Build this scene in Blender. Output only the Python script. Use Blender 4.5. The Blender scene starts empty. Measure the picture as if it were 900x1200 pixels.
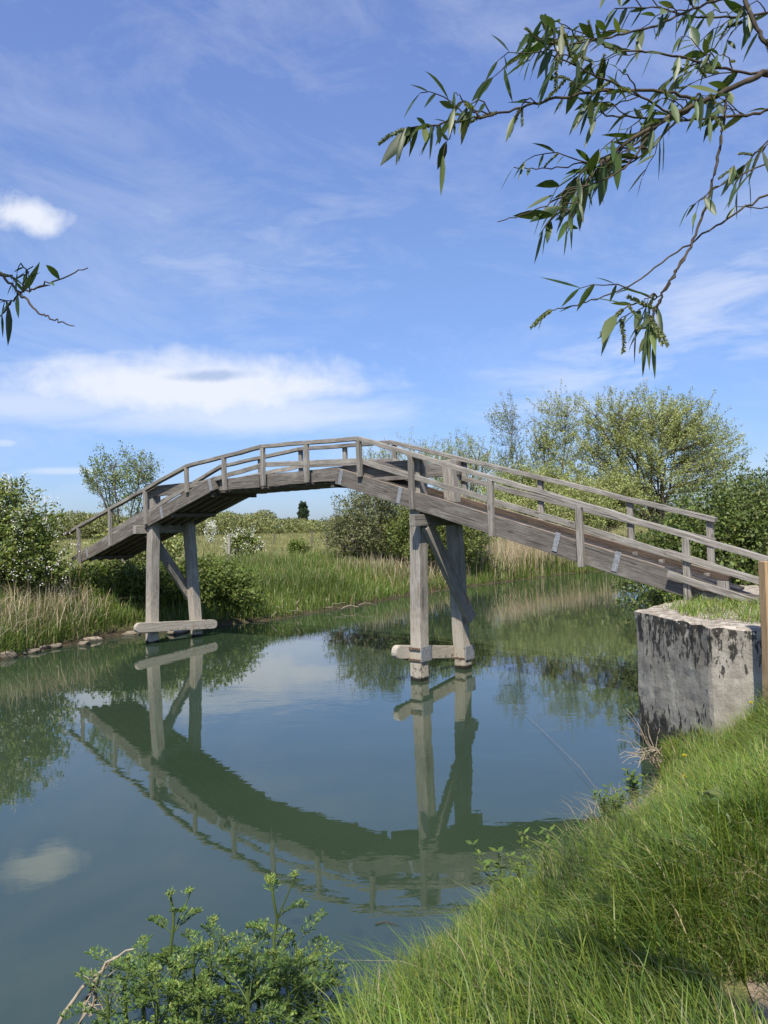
import bpy, bmesh, math, random
import numpy as np
from mathutils import Vector, Matrix, Quaternion, noise

random.seed(7); rng = np.random.default_rng(11)
S = bpy.context.scene; COL = S.collection
R = math.radians

# ------------------------------------------------------------------ camera
FPX, EYE = 901.0, 2.6                       # focal length in pixels of the 900x1200 photo, eye height over the water
ROLL, PITCH = R(1.7), math.atan(18/FPX)
fwd = Vector((0, math.cos(PITCH), math.sin(PITCH)))
r0 = Vector((1, 0, 0)); u0 = r0.cross(fwd)
cright = r0*math.cos(ROLL) - u0*math.sin(ROLL); cup = u0*math.cos(ROLL) + r0*math.sin(ROLL)
cd = bpy.data.cameras.new('camera'); cam = bpy.data.objects.new('camera', cd); COL.objects.link(cam)
cd.sensor_fit = 'VERTICAL'; cd.sensor_height = 36; cd.sensor_width = 27; cd.lens = 36*FPX/1200
cd.clip_start = 0.05; cd.clip_end = 6000
cam.matrix_world = Matrix(((cright.x, cup.x, -fwd.x, 0), (cright.y, cup.y, -fwd.y, 0), (cright.z, cup.z, -fwd.z, EYE), (0, 0, 0, 1)))
S.camera = cam
def at(px, py, depth):                      # a surveyed point of the place: photo bearing + real distance
    return Vector((0, 0, EYE)) + fwd*depth + cright*((px-450)/FPX*depth) + cup*((600-py)/FPX*depth)

# ------------------------------------------------------------------ sun, sky, exposure
SUN = Vector((-0.10, -0.60, 0.79)).normalized()
sl = bpy.data.lights.new('sun', 'SUN'); sl.energy = 4.0; sl.angle = R(0.53); sl.color = (1.0, 0.93, 0.83)
so = bpy.data.objects.new('sun', sl); COL.objects.link(so); so.rotation_euler = SUN.to_track_quat('Z', 'Y').to_euler()
so.location = (0, -10, 30)
W = bpy.data.worlds.new('World'); S.world = W; W.use_nodes = True
S.view_settings.view_transform = 'Standard'; S.view_settings.look = 'None'; S.view_settings.gamma = 1; S.view_settings.use_curve_mapping = False
S.view_settings.exposure = 0.80
S.cycles.use_denoising = True
S.cycles.max_bounces = 6; S.cycles.diffuse_bounces = 3; S.cycles.glossy_bounces = 3; S.cycles.transmission_bounces = 3
S.cycles.transparent_max_bounces = 4; S.cycles.caustics_reflective = False; S.cycles.caustics_refractive = False

class G:                                    # small node-graph helper
    def __init__(s, nt): s.nt = nt; s.n = nt.nodes; s.l = nt.links
    def new(s, t, **kw):
        x = s.n.new(t)
        for k, v in kw.items(): setattr(x, k, v)
        return x
    def put(s, sock, v):
        if hasattr(v, 'is_output') or isinstance(v, bpy.types.NodeSocket): s.l.new(v, sock)
        else: sock.default_value = v
    def m(s, op, a, b=0.0, c=0.0, clamp=False):
        x = s.new('ShaderNodeMath', operation=op, use_clamp=clamp)
        for i, v in enumerate((a, b, c)): s.put(x.inputs[i], v)
        return x.outputs[0]
    def noise(s, vec, scale, detail=4, rough=0.55, dist=0.0):
        x = s.new('ShaderNodeTexNoise'); s.put(x.inputs['Vector'], vec)
        for k, v in (('Scale', scale), ('Detail', detail), ('Roughness', rough), ('Distortion', dist)): s.put(x.inputs[k], v)
        return x.outputs['Fac']
    def mapr(s, v, a, b, c=0.0, d=1.0, smooth=True):
        x = s.new('ShaderNodeMapRange', interpolation_type='SMOOTHSTEP' if smooth else 'LINEAR')
        for i, q in enumerate((v, a, b, c, d)): s.put(x.inputs[i], q)
        return x.outputs[0]
    def mix(s, f, a, b, mode='MIX'):
        x = s.new('ShaderNodeMix', data_type='RGBA', blend_type=mode)
        s.put(x.inputs[0], f); s.put(x.inputs[6], a if not isinstance(a, tuple) else (*a[:3], 1)); s.put(x.inputs[7], b if not isinstance(b, tuple) else (*b[:3], 1))
        return x.outputs[2]
    def scale(s, vec, sc):
        x = s.new('ShaderNodeMapping'); s.put(x.inputs['Vector'], vec); x.inputs['Scale'].default_value = sc
        return x.outputs[0]
    def comb(s, x_, y_, z_):
        x = s.new('ShaderNodeCombineXYZ')
        for i, v in enumerate((x_, y_, z_)): s.put(x.inputs[i], v)
        return x.outputs[0]

g = G(W.node_tree); bg = g.n['Background']
sky = g.new('ShaderNodeTexSky', sky_type='NISHITA'); sky.sun_disc = False
sky.sun_elevation = math.asin(SUN.z); sky.sun_rotation = math.atan2(SUN.x, SUN.y)
sky.air_density = 1.0; sky.dust_density = 0.6; sky.ozone_density = 2.5; sky.altitude = 50
tc = g.new('ShaderNodeTexCoord'); sep = g.new('ShaderNodeSeparateXYZ'); g.l.new(tc.outputs['Generated'], sep.inputs[0])
az = g.m('ARCTAN2', sep.outputs[0], sep.outputs[1]); el = g.m('ARCSINE', sep.outputs[2])
def azel(px, py):
    v = (at(px, py, 1) - Vector((0, 0, EYE))).normalized(); return math.atan2(v.x, v.y), math.asin(v.z)
wvec = g.comb(az, g.m('MULTIPLY', el, 2.6), 0.0)
n_big = g.noise(wvec, 5.0, 8, 0.62, 0.6); n_fine = g.noise(g.comb(g.m('MULTIPLY', az, 0.7), g.m('MULTIPLY', el, 2.6), 3.3), 9.0, 9, 0.64, 0.35)
n_puff = g.noise(g.comb(az, el, 7.0), 26.0, 7, 0.6, 0.2)
def blob(px, py, wx, wy, edge0, edge1, amt, nz, tilt=0.0):
    a, e = azel(px, py)
    dx = g.m('SUBTRACT', az, a); dy = g.m('SUBTRACT', g.m('SUBTRACT', el, e), g.m('MULTIPLY', dx, tilt))
    dx = g.m('DIVIDE', dx, wx); dy = g.m('DIVIDE', dy, wy)
    d = g.m('SQRT', g.m('ADD', g.m('MULTIPLY', dx, dx), g.m('MULTIPLY', dy, dy)))
    d = g.m('ADD', d, g.m('MULTIPLY', g.m('SUBTRACT', nz, 0.5), amt))
    return g.mapr(d, edge0, edge1, 1.0, 0.0)
def mx(*a):
    o = a[0]
    for b in a[1:]: o = g.m('MAXIMUM', o, b)
    return o
streak = g.mapr(n_fine, 0.36, 0.74)
n_mix = g.m('ADD', g.m('MULTIPLY', n_big, 0.6), g.m('MULTIPLY', n_puff, 0.4))
main = g.m('MULTIPLY', mx(blob(225, 452, 0.26, 0.050, 0.25, 1.2, 1.7, n_mix), g.m('MULTIPLY', blob(270, 486, 0.30, 0.036, 0.1, 1.2, 1.3, n_fine), 0.68),
                          g.m('MULTIPLY', blob(40, 474, 0.24, 0.030, 0.1, 1.2, 1.2, n_fine), 0.6)), 0.9)
puff = g.m('MULTIPLY', blob(32, 252, 0.055, 0.024, 0.15, 1.2, 1.5, n_puff), 0.9)
puff2 = g.m('MULTIPLY', blob(395, 432, 0.04, 0.010, 0.1, 1.2, 1.2, n_puff), 0.35)
low = g.m('MULTIPLY', mx(blob(5, 519, 0.02, 0.006, 0.2, 1.2, 1.2, n_puff), blob(75, 552, 0.06, 0.006, 0.2, 1.2, 0.8, n_fine)), 0.45)
cir = g.m('MULTIPLY', g.m('MULTIPLY', blob(800, 400, 0.34, 0.12, 0.2, 1.2, 0.8, n_big, 0.25), streak), 0.50)
cir2 = g.m('MULTIPLY', g.m('MULTIPLY', blob(260, 290, 0.40, 0.10, 0.2, 1.2, 0.8, n_big), streak), 0.30)
n_veil = g.noise(g.comb(g.m('ADD', g.m('MULTIPLY', az, 0.8), g.m('MULTIPLY', el, 0.5)), g.m('MULTIPLY', el, 1.8), 9.1), 5.0, 10, 0.66, 0.5)
cir3 = g.m('MULTIPLY', g.mapr(n_veil, 0.30, 0.80), 0.27)
veil = g.mapr(el, 0.0, 0.5, 0.03, 0.05)
cl = mx(main, puff, puff2, low, cir, cir2, cir3, veil)
dark = g.m('MULTIPLY', blob(250, 440, 0.065, 0.0095, 0.25, 1.1, 1.3, n_puff, 0.05), 0.85)
skyc = g.new('ShaderNodeHueSaturation'); g.l.new(sky.outputs[0], skyc.inputs['Color'])
skyc.inputs['Saturation'].default_value = 1.0
hor = g.mix(g.mapr(el, 0.0, 0.33, smooth=False), (0.43, 0.54, 0.83), (0.78, 0.87, 1.10)); hor = g.mix(g.mapr(el, 0.30, 0.60), hor, (0.88, 0.97, 1.32))
skyt = g.mix(1.0, skyc.outputs[0], hor, 'MULTIPLY')
cloudc = g.mix(dark, (5.6, 5.8, 6.3), (2.7, 3.4, 4.9))
g.l.new(g.mix(cl, skyt, cloudc), bg.inputs['Color']); bg.inputs['Strength'].default_value = 0.094

# ------------------------------------------------------------------ helpers
def link(name, me, mat=None, parent=None):
    o = bpy.data.objects.new(name, me); COL.objects.link(o)
    if mat: me.materials.append(mat)
    if parent: o.parent = parent
    return o
def empty(name, loc=(0, 0, 0), rz=0.0):
    o = bpy.data.objects.new(name, None); COL.objects.link(o); o.location = loc; o.rotation_euler = (0, 0, rz); o.empty_display_size = 0.2
    return o
def tag(o, label=None, cat=None, group=None, kind=None):
    for k, v in (('label', label), ('category', cat), ('group', group), ('kind', kind)):
        if v: o[k] = v
    return o
def np_mesh(name, V, F, col=None, smooth=False):
    V = np.ascontiguousarray(V, dtype=np.float32).reshape(-1, 3); F = np.ascontiguousarray(F, dtype=np.int32)
    me = bpy.data.meshes.new(name); k = F.shape[1]
    me.vertices.add(len(V)); me.vertices.foreach_set('co', V.ravel())
    me.loops.add(F.size); me.loops.foreach_set('vertex_index', F.ravel())
    me.polygons.add(len(F)); me.polygons.foreach_set('loop_start', np.arange(0, F.size, k, dtype=np.int32)); me.polygons.foreach_set('loop_total', np.full(len(F), k, dtype=np.int32))
    if smooth: me.polygons.foreach_set('use_smooth', np.ones(len(F), dtype=bool))
    me.update()
    if col is not None:
        a = me.color_attributes.new('tint', 'FLOAT_COLOR', 'POINT')
        c = np.ones((len(V), 4), np.float32); c[:, :3] = col; a.data.foreach_set('color', c.ravel())
    return me
def pack(parts):                            # [(V, F, C)] -> one set of arrays
    vs, fs, cs, o = [], [], [], 0
    for V, F, C in parts:
        vs.append(V); fs.append(F+o); cs.append(C); o += len(V)
    return np.concatenate(vs), np.concatenate(fs), (np.concatenate(cs) if cs[0] is not None else None)
def unit(v): return v/np.maximum(np.linalg.norm(v, axis=-1, keepdims=True), 1e-9)

# ------------------------------------------------------------------ materials
MATS = {}
def material(name):
    m = bpy.data.materials.new(name); m.use_nodes = True; MATS[name] = m
    gg = G(m.node_tree); return m, gg, gg.n['Principled BSDF'], gg.n['Material Output']
def leaf_mat(name, trans=0.30, rough=0.5, spec=0.3, boost=(1.25, 1.2, 0.6)):
    m, q, p, out = material(name)
    a = q.new('ShaderNodeAttribute', attribute_name='tint')
    p.inputs['Roughness'].default_value = rough; p.inputs['Specular IOR Level'].default_value = spec
    q.l.new(a.outputs['Color'], p.inputs['Base Color'])
    t = q.new('ShaderNodeBsdfTranslucent'); q.l.new(q.mix(1.0, a.outputs['Color'], boost, 'MULTIPLY'), t.inputs['Color'])
    mxs = q.new('ShaderNodeMixShader'); mxs.inputs[0].default_value = trans
    q.l.new(p.outputs[0], mxs.inputs[1]); q.l.new(t.outputs[0], mxs.inputs[2]); q.l.new(mxs.outputs[0], out.inputs['Surface'])
    return m
LEAF = leaf_mat('leaf'); GRASS = leaf_mat('grass_blade', 0.35, 0.45, 0.35, (1.3, 1.25, 0.5)); WLEAF = leaf_mat('willow_leaf', 0.28, 0.42, 0.35, (1.2, 1.25, 0.5))
PETAL = leaf_mat('petal', 0.3, 0.6, 0.2, (1, 1, 1)); STRAW = leaf_mat('straw', 0.3, 0.7, 0.2, (1, 1, 0.9))

def wood_mat(name, base, dark, pale, stain=False, topdirt=False, new=False):
    m, q, p, out = material(name)
    t = q.new('ShaderNodeTexCoord'); oi = q.new('ShaderNodeObjectInfo')
    off = q.new('ShaderNodeVectorMath', operation='ADD'); q.l.new(t.outputs['Object'], off.inputs[0])
    q.l.new(q.comb(q.m('MULTIPLY', oi.outputs['Random'], 37.0), q.m('MULTIPLY', oi.outputs['Random'], 11.0), 0.0), off.inputs[1]); v = off.outputs[0]
    grain = q.noise(q.scale(v, (1.3, 26, 26)), 2.2, 6, 0.65, 0.6)
    fine = q.noise(q.scale(v, (3.0, 110, 110)), 2.0, 4, 0.7)
    blotch = q.noise(q.scale(v, (1.0, 2.2, 2.2)), 1.6, 5, 0.6)
    crack = q.mapr(q.noise(q.scale(v, (0.7, 40, 40)), 1.4, 3, 0.5, 0.4), 0.60, 0.68)
    c = q.mix(q.mapr(grain, 0.36, 0.66), dark, base)
    c = q.mix(q.mapr(blotch, 0.50, 0.75, 0.0, 0.8), c, pale)
    c = q.mix(q.mapr(blotch, 0.46, 0.30, 0.0, 0.55), c, dark)
    c = q.mix(q.mapr(fine, 0.35, 0.7, 0.0, 0.35), c, tuple(x*0.45 for x in dark))
    c = q.mix(q.m('MULTIPLY', crack, 0.7), c, (0.02, 0.018, 0.015))
    vor = q.new('ShaderNodeTexVoronoi'); q.put(vor.inputs['Vector'], q.scale(v, (1.6, 5.5, 5.5))); vor.inputs['Scale'].default_value = 1.0
    c = q.mix(q.mapr(vor.outputs['Distance'], 0.11, 0.06, 0.0, 0.65), c, (0.05, 0.035, 0.025))
    tint = q.mapr(oi.outputs['Random'], 0, 1, 0.80, 1.18, False)
    c = q.mix(1.0, c, q.comb(tint, tint, tint), 'MULTIPLY')
    ge = q.new('ShaderNodeNewGeometry')
    if topdirt:
        sn = q.new('ShaderNodeSeparateXYZ'); q.l.new(ge.outputs['Normal'], sn.inputs[0])
        dm = q.m('MULTIPLY', q.mapr(sn.outputs[2], 0.8, 0.93), q.mapr(q.noise(ge.outputs['Position'], 5.0, 4), 0.35, 0.6, 0.25, 0.9))
        c = q.mix(dm, c, (0.27, 0.205, 0.145))
    if stain:                               # bleached flood zone, black algae at the waterline
        sp = q.new('ShaderNodeSeparateXYZ'); q.l.new(ge.outputs['Position'], sp.inputs[0])
        nz = q.noise(ge.outputs['Position'], 9.0, 5, 0.65)
        zz = q.m('ADD', sp.outputs[2], q.m('MULTIPLY', q.m('SUBTRACT', nz, 0.5), 2.0))
        c = q.mix(q.mapr(zz, 1.5, 0.55, 0.0, 0.48), c, (0.48, 0.425, 0.33))
        rust = q.m('MULTIPLY', q.mapr(q.noise(q.scale(ge.outputs['Position'], (4, 4, 1.2)), 1.7, 3), 0.60, 0.72), q.mapr(zz, 1.9, 1.2))
        c = q.mix(q.m('MULTIPLY', rust, 0.6), c, (0.30, 0.16, 0.07))
        spot = q.m('MULTIPLY', q.mapr(q.noise(ge.outputs['Position'], 16.0, 4, 0.7), 0.53, 0.62), q.mapr(sp.outputs[2], 0.38, 0.2))
        c = q.mix(q.m('MULTIPLY', spot, 0.85), c, (0.03, 0.028, 0.02))
        c = q.mix(q.mapr(q.m('ADD', sp.outputs[2], q.m('MULTIPLY', q.m('SUBTRACT', nz, 0.5), 0.1)), 0.085, 0.05), c, (0.018, 0.018, 0.012))
    q.l.new(c, p.inputs['Base Color']); p.inputs['Roughness'].default_value = 0.82; p.inputs['Specular IOR Level'].default_value = 0.25
    b = q.new('ShaderNodeBump'); b.inputs['Strength'].default_value = 0.55; b.inputs['Distance'].default_value = 0.012
    q.l.new(q.m('SUBTRACT', q.m('ADD', grain, q.m('MULTIPLY', fine, 0.5)), crack), b.inputs['Height']); q.l.new(b.outputs[0], p.inputs['Normal'])
    return m
W_BEAM = wood_mat('weathered_beam', (0.200, 0.180, 0.153), (0.095, 0.084, 0.070), (0.285, 0.265, 0.228), topdirt=True)
W_RAIL = wood_mat('weathered_rail', (0.33, 0.306, 0.264), (0.17, 0.155, 0.13), (0.43, 0.405, 0.35))
W_POST = wood_mat('weathered_post', (0.37, 0.345, 0.295), (0.205, 0.187, 0.155), (0.45, 0.42, 0.36), stain=True)
W_DECK = wood_mat('deck_board', (0.15, 0.13, 0.105), (0.07, 0.06, 0.05), (0.21, 0.18, 0.14))
W_TROD = wood_mat('dirt_browned_beam', (0.135, 0.098, 0.068), (0.065, 0.048, 0.035), (0.19, 0.145, 0.10), topdirt=True)
W_NEW = wood_mat('sawn_softwood', (0.56, 0.39, 0.22), (0.44, 0.28, 0.14), (0.62, 0.45, 0.27), new=True)

m, q, p, out = material('galvanised_steel')
ge = q.new('ShaderNodeNewGeometry')
q.l.new(q.mix(q.mapr(q.noise(ge.outputs['Position'], 30, 4), 0.4, 0.7), (0.22, 0.23, 0.235), (0.36, 0.37, 0.375)), p.inputs['Base Color'])
p.inputs['Metallic'].default_value = 0.35; p.inputs['Roughness'].default_value = 0.6; STEEL = m
m, q, p, out = material('rusty_iron')
ge = q.new('ShaderNodeNewGeometry')
q.l.new(q.mix(q.mapr(q.noise(ge.outputs['Position'], 40, 4), 0.4, 0.65), (0.055, 0.035, 0.025), (0.20, 0.12, 0.075)), p.inputs['Base Color'])
p.inputs['Roughness'].default_value = 0.8; IRON = m

m, q, p, out = material('old_concrete')
ge = q.new('ShaderNodeNewGeometry'); P = ge.outputs['Position']; sp = q.new('ShaderNodeSeparateXYZ'); q.l.new(P, sp.inputs[0])
sn = q.new('ShaderNodeSeparateXYZ'); q.l.new(ge.outputs['Normal'], sn.inputs[0])
c = q.mix(q.mapr(q.noise(P, 2.5, 6, 0.6), 0.35, 0.65), (0.24, 0.215, 0.175), (0.40, 0.37, 0.30))
c = q.mix(q.mapr(q.noise(P, 55, 3, 0.7), 0.52, 0.68, 0, 0.6), c, (0.20, 0.18, 0.15))
nz1 = q.noise(q.scale(P, (11, 11, 4.5)), 1.0, 7, 0.68); nz2 = q.noise(P, 1.7, 3)
topb = q.mapr(sp.outputs[2], 0.75, 1.52); botb = q.mapr(sp.outputs[2], 0.75, 0.15)
riv = q.mapr(sn.outputs[0], -0.80, -0.93)
thr = q.m('SUBTRACT', 0.625, q.m('ADD', q.m('MULTIPLY', topb, 0.17), q.m('MULTIPLY', botb, 0.19)))
thr = q.m('ADD', thr, q.m('MULTIPLY', q.m('SUBTRACT', 1.0, riv), 0.07))
c = q.mix(q.m('MULTIPLY', q.mapr(q.noise(q.scale(P, (5, 5, 0.7)), 1.6, 5, 0.6), 0.42, 0.68), 0.5), c, (0.17, 0.15, 0.115))
c = q.mix(q.mapr(q.m('ADD', sp.outputs[2], q.m('MULTIPLY', q.m('SUBTRACT', nz2, 0.5), 0.6)), 0.55, 0.15, 0.0, 0.6), c, (0.10, 0.095, 0.065))
blk = q.mapr(q.m('SUBTRACT', q.m('ADD', nz1, q.m('MULTIPLY', q.m('SUBTRACT', nz2, 0.5), 0.25)), thr), 0.0, 0.035)
side = q.mapr(sn.outputs[2], 0.8, 0.4)
c = q.mix(q.m('MULTIPLY', q.m('MULTIPLY', blk, side), 0.9), c, (0.028, 0.026, 0.022))
c = q.mix(q.mapr(sp.outputs[2], 0.22, 0.02), c, (0.02, 0.02, 0.015))
tp = q.mapr(sn.outputs[2], 0.5, 0.8)
c = q.mix(q.m('MULTIPLY', tp, 0.8), c, q.mix(q.mapr(q.noise(P, 9, 5, 0.7), 0.4, 0.62), (0.20, 0.165, 0.12), (0.47, 0.42, 0.34)))
lich = q.mapr(q.noise(P, 24, 2), 0.66, 0.70)
c = q.mix(q.m('MULTIPLY', lich, q.mapr(sp.outputs[2], 1.38, 1.48)), c, (0.62, 0.58, 0.48))
q.l.new(c, p.inputs['Base Color']); p.inputs['Roughness'].default_value = 0.9; p.inputs['Specular IOR Level'].default_value = 0.2
b = q.new('ShaderNodeBump'); b.inputs['Strength'].default_value = 0.7; b.inputs['Distance'].default_value = 0.02
q.l.new(q.m('ADD', q.noise(P, 14, 8, 0.7), q.m('MULTIPLY', nz1, 0.6)), b.inputs['Height']); q.l.new(b.outputs[0], p.inputs['Normal']); CONCRETE = m

m, q, p, out = material('stone')
ge = q.new('ShaderNodeNewGeometry'); P = ge.outputs['Position']; oi = q.new('ShaderNodeObjectInfo'); sp = q.new('ShaderNodeSeparateXYZ'); q.l.new(P, sp.inputs[0])
c = q.mix(q.mapr(q.noise(P, 7, 6, 0.65), 0.35, 0.65), (0.13, 0.105, 0.072), (0.34, 0.285, 0.21))
c = q.mix(q.mapr(oi.outputs['Random'], 0, 1, 0, 0.5), c, (0.17, 0.14, 0.10)); c = q.mix(q.mapr(sp.outputs[2], 0.09, 0.02), c, (0.05, 0.045, 0.03))
q.l.new(c, p.inputs['Base Color']); p.inputs['Roughness'].default_value = 0.9
b = q.new('ShaderNodeBump'); b.inputs['Strength'].default_value = 0.6; b.inputs['Distance'].default_value = 0.03; q.l.new(q.noise(P, 18, 6, 0.7), b.inputs['Height']); q.l.new(b.outputs[0], p.inputs['Normal']); STONE = m

def bark_mat(name, a, bcol):
    m, q, p, out = material(name); t = q.new('ShaderNodeNewGeometry')
    q.l.new(q.mix(q.mapr(q.noise(q.scale(t.outputs['Position'], (6, 6, 1.5)), 4, 5, 0.7), 0.35, 0.65), a, bcol), p.inputs['Base Color'])
    p.inputs['Roughness'].default_value = 0.85; p.inputs['Specular IOR Level'].default_value = 0.2; return m
BARK = bark_mat('bark', (0.06, 0.05, 0.038), (0.16, 0.135, 0.10)); TWIG = bark_mat('twig_bark', (0.04, 0.032, 0.022), (0.085, 0.068, 0.045))

m, q, p, out = material('soil_and_turf')
ge = q.new('ShaderNodeNewGeometry'); P = ge.outputs['Position']
c = q.mix(q.mapr(q.noise(P, 0.35, 5, 0.6), 0.38, 0.62), (0.11, 0.135, 0.036), (0.21, 0.205, 0.078))
c = q.mix(q.mapr(q.noise(P, 6.0, 5, 0.7), 0.42, 0.66, 0, 0.7), c, (0.055, 0.06, 0.02))
c = q.mix(q.mapr(q.noise(q.scale(P, (0.05, 0.16, 1)), 1.0, 4, 0.6), 0.48, 0.66, 0, 0.65), c, (0.24, 0.21, 0.08))
sp = q.new('ShaderNodeSeparateXYZ'); q.l.new(P, sp.inputs[0])
c = q.mix(q.mapr(sp.outputs[2], 0.35, 0.05), c, (0.07, 0.055, 0.035))
q.l.new(c, p.inputs['Base Color']); p.inputs['Roughness'].default_value = 0.95; p.inputs['Specular IOR Level'].default_value = 0.1
b = q.new('ShaderNodeBump'); b.inputs['Distance'].default_value = 0.05; q.l.new(q.noise(P, 12, 6, 0.7), b.inputs['Height']); q.l.new(b.outputs[0], p.inputs['Normal']); SOIL = m

m, q, p, out = material('dry_path_earth')
ge = q.new('ShaderNodeNewGeometry'); P = ge.outputs['Position']
c = q.mix(q.mapr(q.noise(P, 5, 6, 0.7), 0.35, 0.65), (0.24, 0.18, 0.115), (0.42, 0.345, 0.245)); c = q.mix(q.mapr(q.noise(P, 60, 3, 0.7), 0.55, 0.7), c, (0.15, 0.115, 0.075))
q.l.new(c, p.inputs['Base Color']); p.inputs['Roughness'].default_value = 0.95; p.inputs['Specular IOR Level'].default_value = 0.1
b = q.new('ShaderNodeBump'); b.inputs['Distance'].default_value = 0.02; q.l.new(q.noise(P, 40, 6, 0.7), b.inputs['Height']); q.l.new(b.outputs[0], p.inputs['Normal']); EARTH = m

m, q, p, out = material('river_water')
ge = q.new('ShaderNodeNewGeometry'); P = ge.outputs['Position']
q.l.new(q.mix(q.mapr(q.noise(P, 0.25, 3), 0.35, 0.65), (0.025, 0.043, 0.023), (0.032, 0.051, 0.028)), p.inputs['Base Color'])
p.inputs['IOR'].default_value = 1.90; p.inputs['Roughness'].default_value = 0.01; p.inputs['Specular IOR Level'].default_value = 0.5
patch = q.mapr(q.noise(q.scale(P, (0.10, 0.16, 1)), 1.0, 3, 0.5), 0.42, 0.62, 0.30, 1.0)
h = q.m('ADD', q.m('MULTIPLY', q.noise(q.scale(P, (0.8, 1.25, 1)), 1.1, 3, 0.5, 0.4), 1.0), q.m('MULTIPLY', q.noise(q.scale(P, (2.6, 4.5, 1)), 1.6, 3, 0.55, 0.3), 0.22))
b = q.new('ShaderNodeBump'); b.inputs['Strength'].default_value = 1.0; b.inputs['Distance'].default_value = 0.0042
q.l.new(q.m('MULTIPLY', h, patch), b.inputs['Height']); q.l.new(b.outputs[0], p.inputs['Normal']); WATER = m

# ------------------------------------------------------------------ terrain
FAR = [(-60, -14), (-34, -4), (-20, 3.5), (-13, 9), (-9.6, 13), (-8.3, 16.4), (-7.8, 18.2), (-6.7, 20.3), (-4.9, 21.2), (-3.1, 22.7), (-0.5, 26.6), (1.0, 29.4), (4.0, 33), (9, 38.6), (14, 41.5), (22, 46), (36, 54), (70, 66), (140, 80)]
NEAR = [(-60, -30), (-30, -15), (-12, -5.5), (-5, 0.2), (-2.8, 2.0), (-1.95, 2.9), (-1.35, 3.35), (-0.8, 3.62), (-0.3, 3.88), (0.05, 4.35), (0.4, 4.82), (0.75, 5.2), (1.2, 5.62), (1.62, 6.05), (2.12, 6.7), (2.6, 7.5), (2.98, 8.6), (4.2, 11), (7.4, 18), (11.2, 27), (17, 36), (27, 43), (40, 48), (75, 55), (145, 62)]
def seg_dist(X, Y, line):
    best = np.full(X.shape, 1e9)
    for (x0, y0), (x1, y1) in zip(line[:-1], line[1:]):
        dx, dy = x1-x0, y1-y0
        t = np.clip(((X-x0)*dx+(Y-y0)*dy)/(dx*dx+dy*dy), 0, 1)
        best = np.minimum(best, np.hypot(X-x0-t*dx, Y-y0-t*dy))
    return best
POLY = FAR + NEAR[::-1]
def inside(X, Y):
    r = np.zeros(X.shape, bool); n = len(POLY)
    for i in range(n):
        x0, y0 = POLY[i]; x1, y1 = POLY[(i+1) % n]
        if y0 == y1: continue
        c = ((y0 > Y) != (y1 > Y)) & (X < (x1-x0)*(Y-y0)/(y1-y0)+x0); r ^= c
    return r
def sstep(x, a, b):
    t = np.clip((x-a)/(b-a), 0, 1); return t*t*(3-2*t)
def lump(X, Y): return 0.5*(np.sin(X*1.7+1.3*np.sin(Y*0.9))+np.sin(Y*2.1+1.1*np.sin(X*1.2+2)))
def ground(X, Y):
    X = np.asarray(X, float); Y = np.asarray(Y, float)
    df, dn = seg_dist(X, Y, FAR), seg_dist(X, Y, NEAR); ins = inside(X, Y); farside = (df < dn)
    zf = 0.10*sstep(df, 0, 0.15)+0.55*sstep(df, 0.1, 2.2)+0.45*sstep(df, 1.5, 7)+0.75*sstep(df, 20, 160)
    zf = zf + 0.55*np.exp(-(((X+9.0)/2.4)**2+((Y-21.2)/2.2)**2))      # mound the left ramp lands on
    zn = 0.12*sstep(dn, 0, 0.12)+0.83*sstep(dn, 0.05, 1.7)+0.05*sstep(dn, 2, 5)
    zn = zn + 0.26*np.exp(-(((X-3.75)/0.75)**2+((Y-7.0)/0.8)**2))
    zn = zn + 0.50*np.exp(-(((X-5.6)/1.7)**2+((Y-8.9)/1.8)**2))        # landing behind the abutment
    z = np.where(farside, zf, zn) + 0.04*lump(X, Y)*sstep(np.minimum(df, dn), 0.2, 2)
    z = z + 1.2*sstep(np.hypot(X, Y), 500, 3000)
    return np.where(ins, -0.9*sstep(np.minimum(df, dn), 0.0, 2.0)-0.03, z)
def axis(lo, hi, step, far, k):
    c = list(np.arange(lo, hi+1e-6, step)); s = step
    while c[-1] < far: s *= k; c.append(c[-1]+s)
    s = step
    while c[0] > -far: s *= k; c.insert(0, c[0]-s)
    return np.array(c)
gx, gy = axis(-12, 9, 0.16, 3500, 1.13), axis(-1, 26, 0.16, 3500, 1.10)
XX, YY = np.meshgrid(gx, gy); ZZ = ground(XX, YY); nx, ny = len(gx), len(gy)
ii = (np.arange(ny-1)[:, None]*nx+np.arange(nx-1)[None, :]).ravel()
me = np_mesh('ground', np.stack([XX, YY, ZZ], -1), np.stack([ii, ii+1, ii+nx+1, ii+nx], 1), smooth=True)
tag(link('ground', me, SOIL), kind='structure')
me = np_mesh('water', [(-300, -200, 0), (300, -200, 0), (300, 120, 0), (-300, 120, 0)], [[0, 1, 2, 3]])
tag(link('water', me, WATER), kind='structure')
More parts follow.
